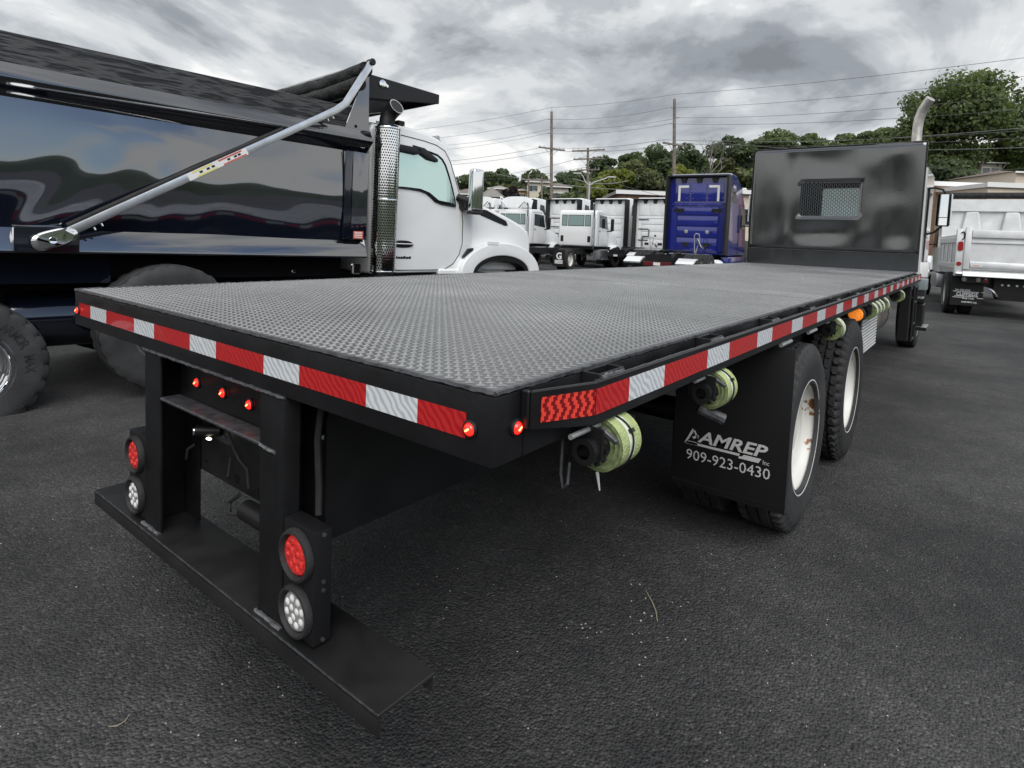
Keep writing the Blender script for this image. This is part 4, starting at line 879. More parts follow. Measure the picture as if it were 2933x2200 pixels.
sheet('window_sill_inside', [(3.63, 2.075), (3.95, 2.075), (4.10, 2.04), (4.25, 1.955), (4.50, 1.935), (4.53, 1.915), (4.32, 1.925), (4.22, 1.945), (4.13, 2.005), (4.03, 2.048), (3.9, 2.068)], XS+.0265, 'dark', wf_)
for p in ([(3.60, 2.58), (3.92, 2.575), (3.93, 2.51), (3.86, 2.485), (3.60, 2.495)], [(3.80, 2.60), (3.98, 2.585), (4.20, 2.475), (4.20, 2.435), (4.05, 2.45), (3.90, 2.52)]):
    MB().prism(p, 'x', XS+.01, XS+.045).build('window_visor', 'plastic', dt, bevel=.01, seg=2)
hp = [(3.73+.155*math.copysign(abs(math.cos(t))**.8, math.cos(t)), 1.37+.046*math.sin(t)) for t in np.linspace(0, 2*math.pi, 28, endpoint=False)]
hd = MB().prism(hp, 'x', XS+.001, XS+.006).build('door_handle', 'plastic', dt, bevel=.002)
MB().box(XS+.012, XS+.032, 3.60, 3.875, 1.357, 1.382).build('handle_grip', 'chrome', hd, bevel=.008, seg=2)
nb_ = MB()
for y_, w_, h_ in ((3.60, .05, .03), (3.655, .035, .025), (3.695, .04, .026), (3.74, .03, .034), (3.775, .045, .025), (3.825, .03, .03)): nb_.prism([(y_, 1.188), (y_+w_, 1.188), (y_+w_+.008, 1.188+h_), (y_+.008, 1.188+h_)], 'x', XS+.001, XS+.004)
nb_.build('door_badge', 'plastic', dt, kind='stuff')
hoodp = [(4.905, 1.03), (4.905, 2.03), (5.165, 1.955), (5.60, 1.845), (5.95, 1.73), (6.13, 1.63), (6.185, 1.52), (6.20, 1.03)]
MB().prism(hoodp, 'x', -2.0, -.24).build('hood', 'white', dt, bevel=.06, seg=4, angle=45)
MB().tube([(XS-.085, 4.907, 1.03), (XS-.085, 4.907, 1.95)], .012, 6).build('hood_seam', 'plastic', dt)
MB().prism([(5.10, 1.90), (5.22, 1.895), (5.62, 1.765), (5.665, 1.700), (5.60, 1.690), (5.10, 1.815)], 'x', -.242, -.232).build('hood_vent', 'plastic', dt, bevel=.004)
fp = [(4.62, 1.03)]+[(5.42+.80*math.cos(t), 1.00+.44*math.sin(t)) for t in np.linspace(math.pi*.96, .06, 22)]
fo = [(5.42+.80*math.cos(t), .99+.45*math.sin(t)) for t in np.linspace(math.pi, 0, 24)]; fi2 = [(5.42+.57*math.cos(t), .99+.265*math.sin(t)) for t in np.linspace(0, math.pi, 24)]
MB().prism(fo+fi2, 'x', -.62, -.05).build('front_fender', 'white', dt, bevel=.02, seg=3, angle=50)
lin = [(5.42+.60*math.cos(t), .99+.285*math.sin(t)) for t in np.linspace(math.pi, 0, 20)]+[(5.42+.50*math.cos(t), .99+.20*math.sin(t)) for t in np.linspace(0, math.pi, 20)]
MB().prism(lin, 'x', -.5, -.07).build('fender_liner', 'plastic', dt)
MB().prism([(5.10, 1.40), (5.30, 1.40), (5.32, 1.46), (5.10, 1.46)], 'x', -.075, -.045).build('side_marker', 'white', dt, bevel=.008)
MB().prism([(4.70, 1.22), (4.86, 1.31), (4.88, 1.35), (4.80, 1.34)], 'x', -.23, -.10).build('fender_shadow_gap', 'plastic', dt)
MB().box(-.52, -.12, 4.30, 4.82, .98, 1.06).build('cab_step_cover', 'white', dt, bevel=.02)
MB().box(-2.1, -.3, 3.3, 4.9, .80, .99).build('cab_base', 'plastic', dt)
mr = MB().box(.03, .15, 4.60, 4.80, 1.83, 2.40).build('mirror_housing', 'chrome', dt, bevel=.05, seg=4, angle=50)
MB().box(.025, .155, 4.595, 4.79, 1.80, 1.84).build('mirror_base', 'plastic', mr, bevel=.012)
MB().tube([(-.16, 4.60, 2.02), (-.05, 4.66, 1.98), (.05, 4.70, 1.95)], .055, 12).build('mirror_arm', 'plastic', dt)
MB().box(-.18, -.02, 4.62, 4.78, 1.86, 2.0).build('mirror_bracket', 'plastic', dt, bevel=.02)
MB().prism([(4.26, 2.80), (4.44, 2.69), (4.42, 2.62), (4.35, 2.65)], 'x', -2.1, -.2).build('sun_visor', 'chrome', dt, bevel=.006)
hn = MB().lathe([(.012, 0), (.016, .25), (.03, .33), (.055, .38)], (-.55, 3.55, 2.88), 'y', 16).build('air_horn', 'chrome', dt, fix=False)
MB().lathe([(.012, 0), (.016, .18), (.03, .25), (.05, .29)], (-.70, 3.50, 2.88), 'y', 16).build('air_horn', 'chrome', dt, fix=False)
MB().box(-.60, -.50, 3.84, 3.95, 2.85, 2.95).build('horn_bracket', 'plastic', dt, bevel=.01); MB().cyl((-.4, 3.30, 2.80), (-.4, 3.30, 2.99), .035, 10).build('roof_post', 'plastic', dt)
for x_ in (-.5, -.95, -1.4, -1.85): MB().box(x_-.04, x_+.04, 4.02, 4.12, 2.785, 2.835).build('roof_marker', 'amber_small', dt, bevel=.015, seg=2)
# ================================================================== PARKED TRUCKS BEHIND
def copy_tree(o, parent=None):
    c = o.copy(); COL.objects.link(c)
    if parent is not None: c.parent = parent; c.matrix_local = o.matrix_local
    for ch in list(o.children): copy_tree(ch, c)
    return c
def place(o, p, rz): o.location = p; o.rotation_euler = (0, 0, rz)
def axles(t, ys, x=1.20, Rr=.52, dual=True, rim='rim_white', deep=True):
    for y in ys:
        for s in (1, -1): wheel(t, (s*x, y, Rr), Rr, .27, s, dual, rim, deep, n=48)
def chassis(t, y0, y1, z0=.78, z1=1.03):
    for s in (-1, 1): MB().box(*sorted((s*.38, s*.46)), y0, y1, z0, z1).build('chassis_rail', 'frame_black', t)
    MB().box(-.379, .379, y0, y0+.06, z0, z1).build('rear_crossmember', 'frame_black', t)
def daycab(t, fairing=False, flap=True):
    ro = [(0, 1.13), (-.02, 1.3), (-.02, 2.80), (.03, 2.93), (.15, 3.0), (.9, 3.03), (1.25, 2.98), (1.45, 2.86), (1.78, 2.05), (1.80, 1.13)]
    MB().prism(ro, 'x', -1.06, 1.06).build('cab_shell', 'white', t, bevel=.07, seg=3, angle=45)
    for x0, x1, nm in ((-.86, -.60, 'rear_window'), (-.50, .36, 'rear_window'), (.46, .72, 'rear_window')):
        fr = MB().box(x0-.03, x1+.03, -.030, -.021, 2.17, 2.75).build('window_frame', 'plastic', t, bevel=.004)
        MB().box(x0, x1, -.034, -.0305, 2.20, 2.72).build('window_pane', 'window_pale', fr)
    for x0 in (-.93, .60): MB().box(x0, x0+.16, -.03, -.021, 1.35, 1.66).build('cab_vent', 'plastic', t)
    for s in (1, -1):
        wpn = [(.42, 2.15), (1.62, 2.05), (1.40, 2.72), (.42, 2.78)]
        MB().prism(wpn, 'x', *sorted((s*1.061, s*1.068))).build('side_window', 'glass_dark', t)
        MB().tube([(s*1.062, .34, 1.2), (s*1.062, .34, 2.85), (s*1.062, 1.3, 2.85)], .008, 5).build('door_seam', 'plastic', t)
        MB().box(*sorted((s*1.06, s*1.08)), .42, .56, 1.92, 1.96).build('door_handle', 'plastic', t)
        m_ = MB().tube([(s*1.0, 1.55, 1.95), (s*1.32, 1.6, 1.97)], .03, 6); m_.build('mirror_arm', 'plastic', t)
        MB().box(*sorted((s*1.24, s*1.40)), 1.52, 1.66, 1.98, 2.62).build('mirror_housing', 'plastic', t, bevel=.03, seg=2)
        MB().box(*sorted((s*.78, s*1.2)), .35, 1.45, .48, .98).build('tool_step', 'alu', t, bevel=.02); MB().box(*sorted((s*1.0, s*1.24)), .6, 1.5, .44, .50).build('cab_step', 'alu', t, bevel=.01)
        fo_ = [(3.0+.72*math.cos(a), .62+.62*math.sin(a)) for a in np.linspace(math.pi*1.0, -.05, 16)]; fi_ = [(3.0+.60*math.cos(a), .62+.52*math.sin(a)) for a in np.linspace(-.05, math.pi, 16)]
        MB().prism(fo_+fi_, 'x', *sorted((s*.72, s*1.16))).build('front_fender', 'white', t, bevel=.02)
    MB().prism([(1.81, 1.0), (1.81, 2.06), (2.6, 1.96), (3.55, 1.72), (3.85, 1.45), (3.9, .8), (3.5, .7)], 'x', -.80, .80).build('hood', 'white', t, bevel=.07, seg=3, angle=50)
    st = MB().tube([(.98, -.16, 1.0), (.98, -.16, 3.12), (.98, -.19, 3.26), (.98, -.27, 3.34)], .045, 12); st.build('exhaust_stack', 'chrome', t)
    MB().cyl((.98, -.165, 1.2), (.98, -.165, 2.6), .075, 14).build('heat_guard', 'alu', t)
    chassis(t, -4.35, 3.6); axles(t, (-3.25,)); axles(t, (3.0,), 1.14, .52, False, 'alu', False)
    MB().box(-.9, .9, -.02, 3.5, .98, 1.12).build('cab_floor', 'dark', t)
    if fairing:
        MB().prism([(-.15, 3.05), (.05, 3.70), (.12, 3.72), (.9, 3.35), (.9, 3.30), (.1, 3.62)], 'x', -1.0, -.96).build('deflector_side', 'white_matt', t)
        fp_ = [[(-.96+.20*k_, .06+dy, 3.08), (-.96+.20*k_, .20+dy, 3.70-.16*(abs(k_-4.8)/4.8)**4)] for k_ in range(0, 11) for dy in (0,)]
        b = MB(); n = len(fp_)
        b.add([p for q in fp_ for p in q]+[(p[0], p[1]+.03, p[2]) for q in fp_ for p in q], [(2*i, 2*i+2, 2*i+3, 2*i+1) for i in range(n-1)]+[(2*n+2*i, 2*n+2*i+1, 2*n+2*i+3, 2*n+2*i+2) for i in range(n-1)])
        b.build('roof_deflector', 'white_matt', t, fix=False)
        for s in (-1, 1): MB().tube([(s*.75-.25, -.05, 3.05), (s*.75+.25, -.05, 3.05), (s*.75-.12, .0, 3.4), (s*.55-.25, -.05, 3.06)], .022, 6).build('deflector_brace', 'plastic', t)
def sleeper(t, paint, panel, marks=False, full=True):
    ex = 'plastic'
    prof_ = [(0, 1.0), (0, 4.0), (.25, 4.08), (1.2, 4.02), (2.0, 3.7), (2.75, 3.05), (3.2, 2.1), (3.3, 1.0)]
    MB().prism(prof_, 'x', -1.2, 1.2).build('cab_shell', paint, t, bevel=.06, seg=3, angle=45)
    for s in (1, -1):
        MB().box(*sorted((s*1.16, s*1.235)), -.42, .10, 1.02, 3.98).build('side_extender', ex, t, bevel=.01)
        MB().prism([(.45, 3.05), (1.15, 3.0), (.95, 3.62), (.5, 3.68)], 'x', *sorted((s*1.201, s*1.21))).build('sleeper_window', 'glass_dark', t)
        MB().prism([(2.0, 2.1), (3.05, 2.0), (2.62, 2.85), (2.05, 2.9)], 'x', *sorted((s*1.201, s*1.21))).build('door_window', 'glass_dark', t)
        MB().tube([(s*1.203, 1.85, 1.05), (s*1.203, 1.85, 3.0), (s*1.203, 2.6, 2.98)], .012, 5).build('door_seam', 'plastic', t)
        MB().box(*sorted((s*.95, s*1.24)), .15, 3.1, .38, .95).build('chassis_fairing', paint, t, bevel=.04, seg=2)
        MB().tube([(s*1.15, 2.95, 2.2), (s*1.45, 3.0, 2.2)], .03, 6).build('mirror_arm', 'plastic', t); MB().box(*sorted((s*1.36, s*1.52)), 2.95, 3.08, 1.9, 2.65).build('mirror_housing', 'plastic', t, bevel=.03)
    rl = MB().box(-1.16, 1.16, -.22, -.001, 3.93, 4.0)
    rl.build('roof_lip', ex, t, bevel=.01)
    for x_ in (-.62, .0, .62): MB().prism([(x_-.14, 3.928), (x_+.14, 3.928), (x_+.08, 3.72), (x_-.08, 3.72)], 'y', -.06, -.002).build('lip_bracket', ex, t)
    # ribbed rear wall: each pressed panel its own piece
    for z0, z1 in ((1.12, 1.62), (1.66, 2.05), (2.09, 2.46), (2.50, 2.78)): MB().box(-.80, .80, -.030, -.001, z0, z1).build('rear_panel', panel, t, bevel=.018, seg=2)
    MB().box(-1.08, 1.08, -.03, -.001, 2.84, 2.95).build('rear_rail', panel, t, bevel=.02)
    for x0, x1 in ((-1.1, -.86), (.86, 1.1)): MB().box(x0, x1, -.035, -.001, 1.1, 2.78).build('rear_panel', panel, t, bevel=.02)
    for x0, x1 in ((-.98, -.36), (-.30, .30), (.36, .98)): MB().box(x0, x1, -.030, -.001, 3.02, 3.70).build('rear_panel', panel, t, bevel=.025, seg=2)
    for x_ in (-.42, .42): MB().box(x_-.13, x_+.13, -.045, -.0305, 1.30, 1.44).build('rear_vent', 'plastic', t)
    if marks:
        for s in (-1, 1):
            MB().box(*sorted((s*.82, s*.73)), -.050, -.046, 3.02, 3.62).build('corner_marking', 'letter_w', t); MB().box(*sorted((s*.729, s*.40)), -.050, -.046, 3.53, 3.62).build('corner_marking', 'letter_w', t)
            MB().lathe([(.075, 0), (.07, -.02), (.0005, -.028)], (s*.42, -.031, 1.86), 'y', 18).build('work_lamp', 'lens_clear', t, fix=False)
            for z_ in (2.62, 2.68): MB().box(*sorted((s*.55, s*.95)), -.05, -.031, z_-.015, z_+.06).build('grab_bracket', 'plastic', t)
            for z_ in (3.12, 3.30, 3.5): MB().box(*sorted((s*.18, s*.5)), -.036, -.0305, z_, z_+.025).build('panel_louvre', panel, t)
    else:
        for z_ in (1.55, 2.2, 2.75): MB().box(-1.0, -.35, -.055, -.036, z_, z_+.05).build('grab_bracket', 'plastic', t)
        MB().lathe([(.06, 0), (.055, -.02), (.0005, -.025)], (.1, -.031, 1.85), 'y', 14).build('work_lamp', 'plastic', t, fix=False)
        MB().tube([(-.7, -.05, 1.2), (-.7, -.08, 1.75), (-.65, -.06, 1.8), (-.3, -.06, 1.8), (-.3, -.06, 2.2)], .03, 6).build('hose_stand', 'plastic', t)
    chassis(t, -4.45, 3.4, .72, 1.0); axles(t, (-3.35, -2.05)); axles(t, (3.6,), 1.14, .52, False, 'alu', False)
    MB().prism([(3.31, .7), (3.31, 2.05), (4.3, 1.85), (4.75, 1.5), (4.8, .6)], 'x', -.95, .95).build('hood', paint, t, bevel=.08, seg=3)
    # fifth wheel, deck plate, lines
    fw_ = MB().prism([(-.48, -2.1), (.48, -2.1), (.48, -2.75), (.36, -3.25), (.14, -3.35), (.05, -2.9), (-.05, -2.9), (-.14, -3.35), (-.36, -3.25), (-.48, -2.75)], 'z', 1.10, 1.16); fw_.build('fifth_wheel', 'frame_black', t, bevel=.01)
    MB().box(-.6, .6, -1.5, -.9, 1.005, 1.035).build('frame_deck_plate', 'alu', t); MB().box(-.75, .75, -.75, -.35, 1.005, 1.03).build('frame_deck_plate', 'alu', t)
    MB().box(-.48, .48, -4.54, -4.46, .64, .78).build('tail_lamp_bar', 'lens_dim' if full else 'plastic', t, bevel=.01); MB().box(-.12, .12, -4.55, -4.541, .66, .76).build('number_plate', 'letter_w', t)
    for s in (-1, 1):
        MB().prism([(-4.5, .70), (-4.15, .86), (-3.95, .88), (-3.95, .92), (-4.18, .92), (-4.55, .76)], 'x', *sorted((s*.62, s*1.22))).build('quarter_fender', 'white', t, bevel=.01)
        MB().tube([(s*.42, -4.4, .9), (s*.42, -4.0, 1.05), (s*.46, -3.5, 1.08)], .05, 6).build('frame_ramp', 'frame_black', t)
    MB().tube([(.18, -.75, 1.05), (.16, -.85, 1.7), (.22, -.87, 1.78), (.34, -.85, 1.76), (.36, -.80, 1.6), (.22, -.75, 1.05)], .022, 6).build('line_holder', 'galv', t)
    for k in range(3): MB().tube([(.28, -.82, 1.6-.1*k), (.45+.1*k, -.9, 1.3), (.6, -.8, 1.18), (.4, -.6, 1.3), (.2, -.1, 1.4)], .018, 6).build('air_line', 'lens_clear' if k == 0 else 'rubber', t)
    MB().cyl((1.0, -1.3, .55), (1.0, -.45, .55), .30, 20).build('fuel_tank', 'white_matt', t, bevel=.05, seg=2)
# blue sleeper
bl = thing('semi_truck', 'deep blue sleeper tractor with two white corner marks on its rear wall', 'semi truck')
sleeper(bl, 'blue', 'blue', True); place(bl, GP(1994, 24.6), R(5.0)); bl.scale = (1.02, 1, 1.07)
ws = thing('semi_truck', 'white sleeper tractor seen from behind, next to the blue one', 'semi truck', group='white sleeper tractors in a row')
sleeper(ws, 'white_matt', 'white_matt', False, False); place(ws, GP(1872, 35.2), 0)
for x_, d_, lb in ((1745, 37.3, 'white sleeper tractor second from the blue one, beside the G-flap day cab'), (1614, 39.0, 'white sleeper tractor partly hidden behind the day cab with the G flap'),
                   (1490, 40.8, 'white sleeper tractor showing behind the day cab with the grey roof deflector'), (1372, 42.6, 'leftmost white sleeper tractor, almost hidden by the dump truck hood')):
    c = copy_tree(ws); place(c, GP(x_, d_), 0); c['label'] = lb
# white day cabs
d1 = thing('semi_truck', 'white day cab tractor with a large G on its mud flap', 'semi truck', group='white day cab tractors')
daycab(d1)
d2 = thing('semi_truck', 'white day cab tractor with a grey roof deflector', 'semi truck', group='white day cab tractors')
daycab(d2, True)
pr = GZ(1644, 771); pf = GZ(1755, 765)
place(d1, GP(1652, 31.4), R(8.0))
for s in (1, -1): MB().box(*sorted((s*.62, s*1.22)), -3.98, -3.97, .22, .98).build('mud_flap', 'plastic', d1)
RFd = rearframe(-3.982)
text('lettering', 'G', 'letter_w', d1, RFd, .78, 1.06, .54, .86, 0, bold=.03)
for z_ in (.49, .43, .37): MB().box(.72, 1.12, -3.983, -3.9815, z_-.022, z_+.018).build('print_line', 'letter_w', d1, bevel=0)
MB().cyl((.3, -3.9, .6), (.3, -3.5, .6), .13, 14).build('air_tank', 'frame_black', d1)
for x_, mat in ((-.80, 'lens_red'), (-.95, 'lens_clear')): MB().box(x_-.06, x_+.06, -4.42, -4.36, .72, .84).build('tail_lamp', mat, d1)
place(d2, GP(1470, 33.2), R(5.0))
d3 = copy_tree(d2); d3['label'] = 'white day cab tractor whose deflector shows above the dump truck hood'; place(d3, GP(1368, 34.6), R(1.0))

# ------------------------------------------------------------------ small aluminium dump truck at the right
RZ = R(8.5); co = Vector((1.44, 17.3, 0)); rv = Vector((math.cos(RZ), math.sin(RZ), 0))
sd_ = thing('dump_truck', 'silver aluminium dump truck with white cab, seen from behind at right edge', 'dump truck')
place(sd_, co+rv*1.25, RZ)
for s in (-1, 1):
    MB().box(*sorted((s*1.25, s*1.09)), 0, .14, .99, 2.14).build('corner_post', 'alu_body', sd_, bevel=.015, seg=2); MB().box(*sorted((s*1.085, s*.96)), -.04, .05, 1.17, 2.19).build('gate_post', 'alu_body', sd_, bevel=.012, seg=2)
    MB().lathe([(.001, -.012), (.05, -.012), (.055, 0)], (s*1.17, 0, 1.29), 'y', 16).build('marker_lamp', 'lens_red_off', sd_, fix=False)
    ol = [(s*1.165+.055*math.cos(a), 1.72+.045*math.sin(a)+(.07 if math.sin(a) > 0 else -.07)) for a in np.linspace(0, 2*math.pi, 20, endpoint=False)]
    MB().prism(ol, 'y', -.022, -.001).build('tail_lamp', 'lens_red_off', sd_, bevel=.004)
    MB().tube([(s*1.17, -.015, 2.04), (s*1.13, -.02, 2.07), (s*1.10, -.02, 2.03), (s*1.10, -.02, 1.92), (s*1.14, -.02, 1.88)], .014, 6).build('chain_hook', 'plastic', sd_)
    MB().box(*sorted((s*1.21, s*1.17)), .15, 3.3, 1.10, 2.0).build('side_wall', 'alu_body', sd_)
    for z_ in (1.86, 1.22): MB().box(*sorted((s*1.25, s*1.171)), .15, 3.3, z_-.06, z_+.08).build('side_rail', 'alu_body', sd_, bevel=.01)
    for y_ in (.9, 1.7, 2.5, 3.2): MB().box(*sorted((s*1.245, s*1.2105)), y_, y_+.10, 1.30, 1.79).build('side_rib', 'alu_body', sd_, bevel=.01)
    MB().cyl((s*1.1, -.03, 1.05), (s*1.22, -.03, 1.05), .055, 14).build('gate_hinge', 'chrome', sd_)
MB().box(-.955, .955, .0, .05, 1.18, 2.12).build('tailgate', 'alu_body', sd_)
MB().box(-.955, .955, -.055, -.001, 1.935, 2.115).build('gate_beam', 'alu_body', sd_, bevel=.015, seg=2); MB().box(-.955, .955, -.03, -.001, 1.80, 1.86).build('gate_rib', 'alu_body', sd_, bevel=.01)
MB().prism([(0, 1.36), (-.05, 1.33), (-.05, 1.20), (0, 1.18)], 'x', -.955, .955).build('gate_beam', 'alu_body', sd_, bevel=.006)
MB().prism([(.05, 1.17), (-.07, 1.02), (-.07, .995), (.10, .985)], 'x', -1.085, 1.085).build('rear_sill', 'alu_body', sd_, bevel=.006)
MB().box(-.93, -.72, -.052, -.0505, 1.235, 1.285).build('maker_sticker', 'lab_w', sd_); MB().box(-.90, -.76, -.0535, -.0525, 1.25, 1.268).build('sticker_line', 'lab_r', sd_)
MB().box(.34, .62, -.058, -.0555, 1.955, 2.09).build('gate_plate', 'alu', sd_)
MB().box(-1.16, 1.16, .06, 3.2, 1.02, 1.10).build('body_floor', 'alu_body', sd_)
MB().box(-1.22, 1.22, 3.30, 3.36, 1.1, 3.08).build('head_sheet', 'alu_body', sd_)
MB().box(-1.24, 1.24, 3.20, 3.299, 2.74, 3.08).build('head_beam', 'alu_body', sd_, bevel=.015)
for x_ in (-.55, .35): MB().prism([(x_-.24, 2.08), (x_+.24, 2.08), (x_+.15, 2.735), (x_-.15, 2.735)], 'y', 3.20, 3.299).build('head_rib', 'alu_body', sd_, bevel=.03)
MB().cyl((-1.25, 3.26, 3.19), (1.25, 3.26, 3.19), .09, 16).build('rolled_tarp', 'tarp', sd_)
fl = MB().box(-1.24, -.58, .38, .39, .25, .95).build('mud_flap', 'plastic', sd_, bevel=.004); MB().box(.60, 1.16, .38, .39, .25, .95).build('mud_flap', 'plastic', sd_)
RFs = rearframe(.3785)
text('lettering', 'CLIFFSIDE', 'letter_w', sd_, RFs, -1.12, -.68, .495, .580, 0, bold=.022); text('lettering', '201-943-2970', 'letter_w', sd_, RFs, -1.15, -.84, .612, .660, 0, bold=.02)
text('lettering', 'Body Corp.', 'letter_w', sd_, RFs, -.99, -.75, .400, .470, 0, shear=.35, bold=.02); text('lettering', 'FAIRVIEW, N.J.', 'letter_w', sd_, RFs, -1.00, -.69, .310, .362, 0, bold=.028)
for x0, x1, z_ in ((-1.14, -.66, .598), (-1.15, -.68, .484), (-1.19, -.96, .452), (-.70, -.57, .450), (-1.19, -1.10, .60), (-.62, -.55, .60)): MB().box(x0, x1, .3768, .3778, z_-.007, z_+.007).build('print_line', 'letter_w', sd_)
for x_, mat in ((-1.02, 'lens_clear'), (-.74, 'lens_clear'), (-.60, 'lens_red_off')): MB().lathe([(.055, 0), (.05, -.02), (.0005, -.024)], (x_, .12, .915), 'y', 18).build('tail_lamp', mat, sd_, fix=False)
MB().box(-1.05, -.54, .12, .2, .84, .985).build('lamp_bar', 'plastic', sd_)
chassis(sd_, .35, 8.6, .72, .98); hpz = MB().prism([(-.42, .98), (-.42, .62), (-.30, .45), (.42, .45), (.42, .98)], 'y', .2, .26).build('hitch_plate', 'frame_black', sd_, bevel=.006)
for x_ in (-.26, -.14, .02, .16): MB().cyl((x_, .19, .82), (x_, .2, .82), .025, 10).build('hitch_socket', 'alu', sd_)
MB().tube([(-.50, .2, .70), (-.44, .17, .67), (-.38, .18, .60), (-.34, .2, .54)], .028, 8).build('chain_loop', 'chrome', sd_)
axles(sd_, (.95,), 1.33, .53); axles(sd_, (8.25,), 1.2, .53, False)
cabq = [(4.05, .95), (4.03, 2.30), (4.15, 2.42), (5.3, 2.44), (5.7, 2.36), (6.25, 1.72), (6.3, .95)]
MB().prism(cabq, 'x', -1.15, 1.15).build('cab_shell', 'white', sd_, bevel=.05, seg=3)
for s in (-1, 1):
    MB().prism([(4.75, 1.72), (5.95, 1.68), (5.55, 2.26), (4.75, 2.28)], 'x', *sorted((s*1.151, s*1.16))).build('side_window', 'glass_dark', sd_)
    MB().prism([(6.4, .95)]+[(8.25+.85*math.cos(a), .62+.80*math.sin(a)) for a in np.linspace(math.pi*.86, 0, 14)]+[(8.25+.62*math.cos(a), .62+.58*math.sin(a)) for a in np.linspace(0, math.pi*.9, 14)], 'x', *sorted((s*.75, s*1.2))).build('front_fender', 'white', sd_, bevel=.03)
    MB().box(*sorted((s*.72, s*1.18)), 4.2, 5.6, .48, .92).build('tool_step', 'alu', sd_, bevel=.06, seg=2); MB().box(*sorted((s*1.0, s*1.27)), 5.65, 6.4, .80, .88).build('cab_step', 'alu', sd_, bevel=.01)
    MB().tube([(s*1.0, 6.1, 1.8), (s*1.35, 6.15, 1.8)], .025, 6).build('mirror_arm', 'plastic', sd_); MB().box(*sorted((s*1.27, s*1.46)), 6.1, 6.2, 1.6, 2.15).build('mirror_housing', 'plastic', sd_, bevel=.03)
    MB().box(*sorted((s*1.12, s*1.2)), 3.42, 3.5, 1.05, 2.25).build('grab_post', 'white', sd_)
MB().box(-.95, .95, 3.42, 4.0, .98, 1.25).build('pump_box', 'frame_black', sd_)
MB().prism([(6.31, .9), (6.31, 1.70), (7.6, 1.56), (8.9, 1.35), (9.05, .7)], 'x', -.74, .74).build('hood', 'white', sd_, bevel=.07, seg=3)
# ================================================================== POLES, LAMP, WIRES
def pole(label, x, ytop, depth, arms, zlean, kind=0, group=None):
    b = GP(x, depth); top = P(x, ytop, depth); base = Vector((b.x, b.y, 0)); 
    t = thing('utility_pole', label, 'utility pole', base, group=group)
    tp = top-base; MB().tube([(0, 0, 0), tuple(tp*.5), tuple(tp)], [.19, .16, .125], 10).build('pole', 'wood_pole', t)
    return t, base, tp
LD = GP(1580, 60)-GP(1933, 52); LD.z = 0; LD.normalize()            # direction of the line of poles
AD = Vector((-LD.y, LD.x, 0))
def crossarm(t, tp, f, half, dirv, mat='wood_pole'):
    c = tp*f; a = c-dirv*half+Vector((.12, -.1, 0)); b = c+dirv*half+Vector((.12, -.1, 0))
    o = MB().tube([a, b], .075, w=.055, up=(0, 0, 1)).build('crossarm', mat, t)
    for k in (-.92, -.6, .6, .92): q = c+dirv*half*k+Vector((.12, -.1, .07)); MB().cyl(q, q+Vector((0, 0, .16)), .035, 8).build('insulator', 'galv', o)
    for s in (-1, 1): MB().tube([c+Vector((0, 0, -.7)), c+dirv*half*.5*s+Vector((.1, -.1, -.05))], .02, 4).build('arm_brace', 'galv', o)
PA, bA, tA = pole('tall utility pole standing behind the white day cab trucks', 1580, 320, 60, 0, 0, group='tall utility poles')
PB, bB, tB = pole('tall utility pole behind the blue truck, left of the flatbed headboard', 1932, 284, 52, 0, 0, group='tall utility poles')
for t_, tp_ in ((PA, tA), (PB, tB)):
    for f_, s_ in ((.945, -1), (.885, 1), (.845, -1)):
        q = tp_*f_; MB().tube([q, q+AD*.10*0+LD*0+Vector((CR.x, CR.y, 0))*.42*s_+Vector((0, 0, .04))], .045, 6).build('insulator_arm', 'galv', t_)
    MB().cyl(tp_, tp_+Vector((0, 0, .45)), .03, 6).build('pole_pin', 'galv', t_)
crossarm(PA, tA, .735, 1.55, (CR*.85+CF*.5).normalized()*1); crossarm(PB, tB, .715, 1.4, (CR*.85+CF*.5).normalized()*1)
PC, bC, tC = pole('shorter utility pole with two crossarms, right of the day cab trucks', 1684, 424, 64, 0, 0, group='tall utility poles')
crossarm(PC, tC, .975, 1.75, (CR*.95-CF*.2).normalized()); crossarm(PC, tC, .895, 1.6, (CR*.95-CF*.2).normalized()); crossarm(PC, tC, .79, 1.2, (CR*.95-CF*.2).normalized())
PD, bD, tD = pole('thin utility pole in front of the cream houses', 1514, 500, 88, 0, 0); crossarm(PD, tD, .93, 1.2, CR)
PE, bE, tE = pole('thin utility pole by the right cream house', 1552, 506, 92, 0, 0); crossarm(PE, tE, .95, 1.0, CR)
lp = thing('street_lamp', 'grey double-arm street lamp rising behind the white tractors', 'street lamp', GP(1681, 50))
tz = topz(521, 1681, 50)-.0
MB().cyl((0, 0, 0), (0, 0, tz), .12, 14, r1=.075).build('lamp_post', 'galv', lp)
ch = Vector((CR.x, CR.y, 0)).normalized()
for s, L_, h_ in ((-1, .75, .75), (1, 1.5, .55)):
    MB().tube([Vector((0, 0, tz-.35)), ch*s*.35+Vector((0, 0, tz-.05)), ch*s*L_*.75+Vector((0, 0, tz+h_*.8-.2)), ch*s*L_+Vector((0, 0, tz+h_-.15))], .045, 8).build('lamp_arm', 'galv', lp)
    MB().obox(ch*s*(L_+.3)+Vector((0, 0, tz+h_-.13)), (.7, .28, .13), Matrix.Rotation(math.atan2(ch.y, ch.x), 3, 'Z')).build('lamp_head', 'galv', lp, bevel=.04)
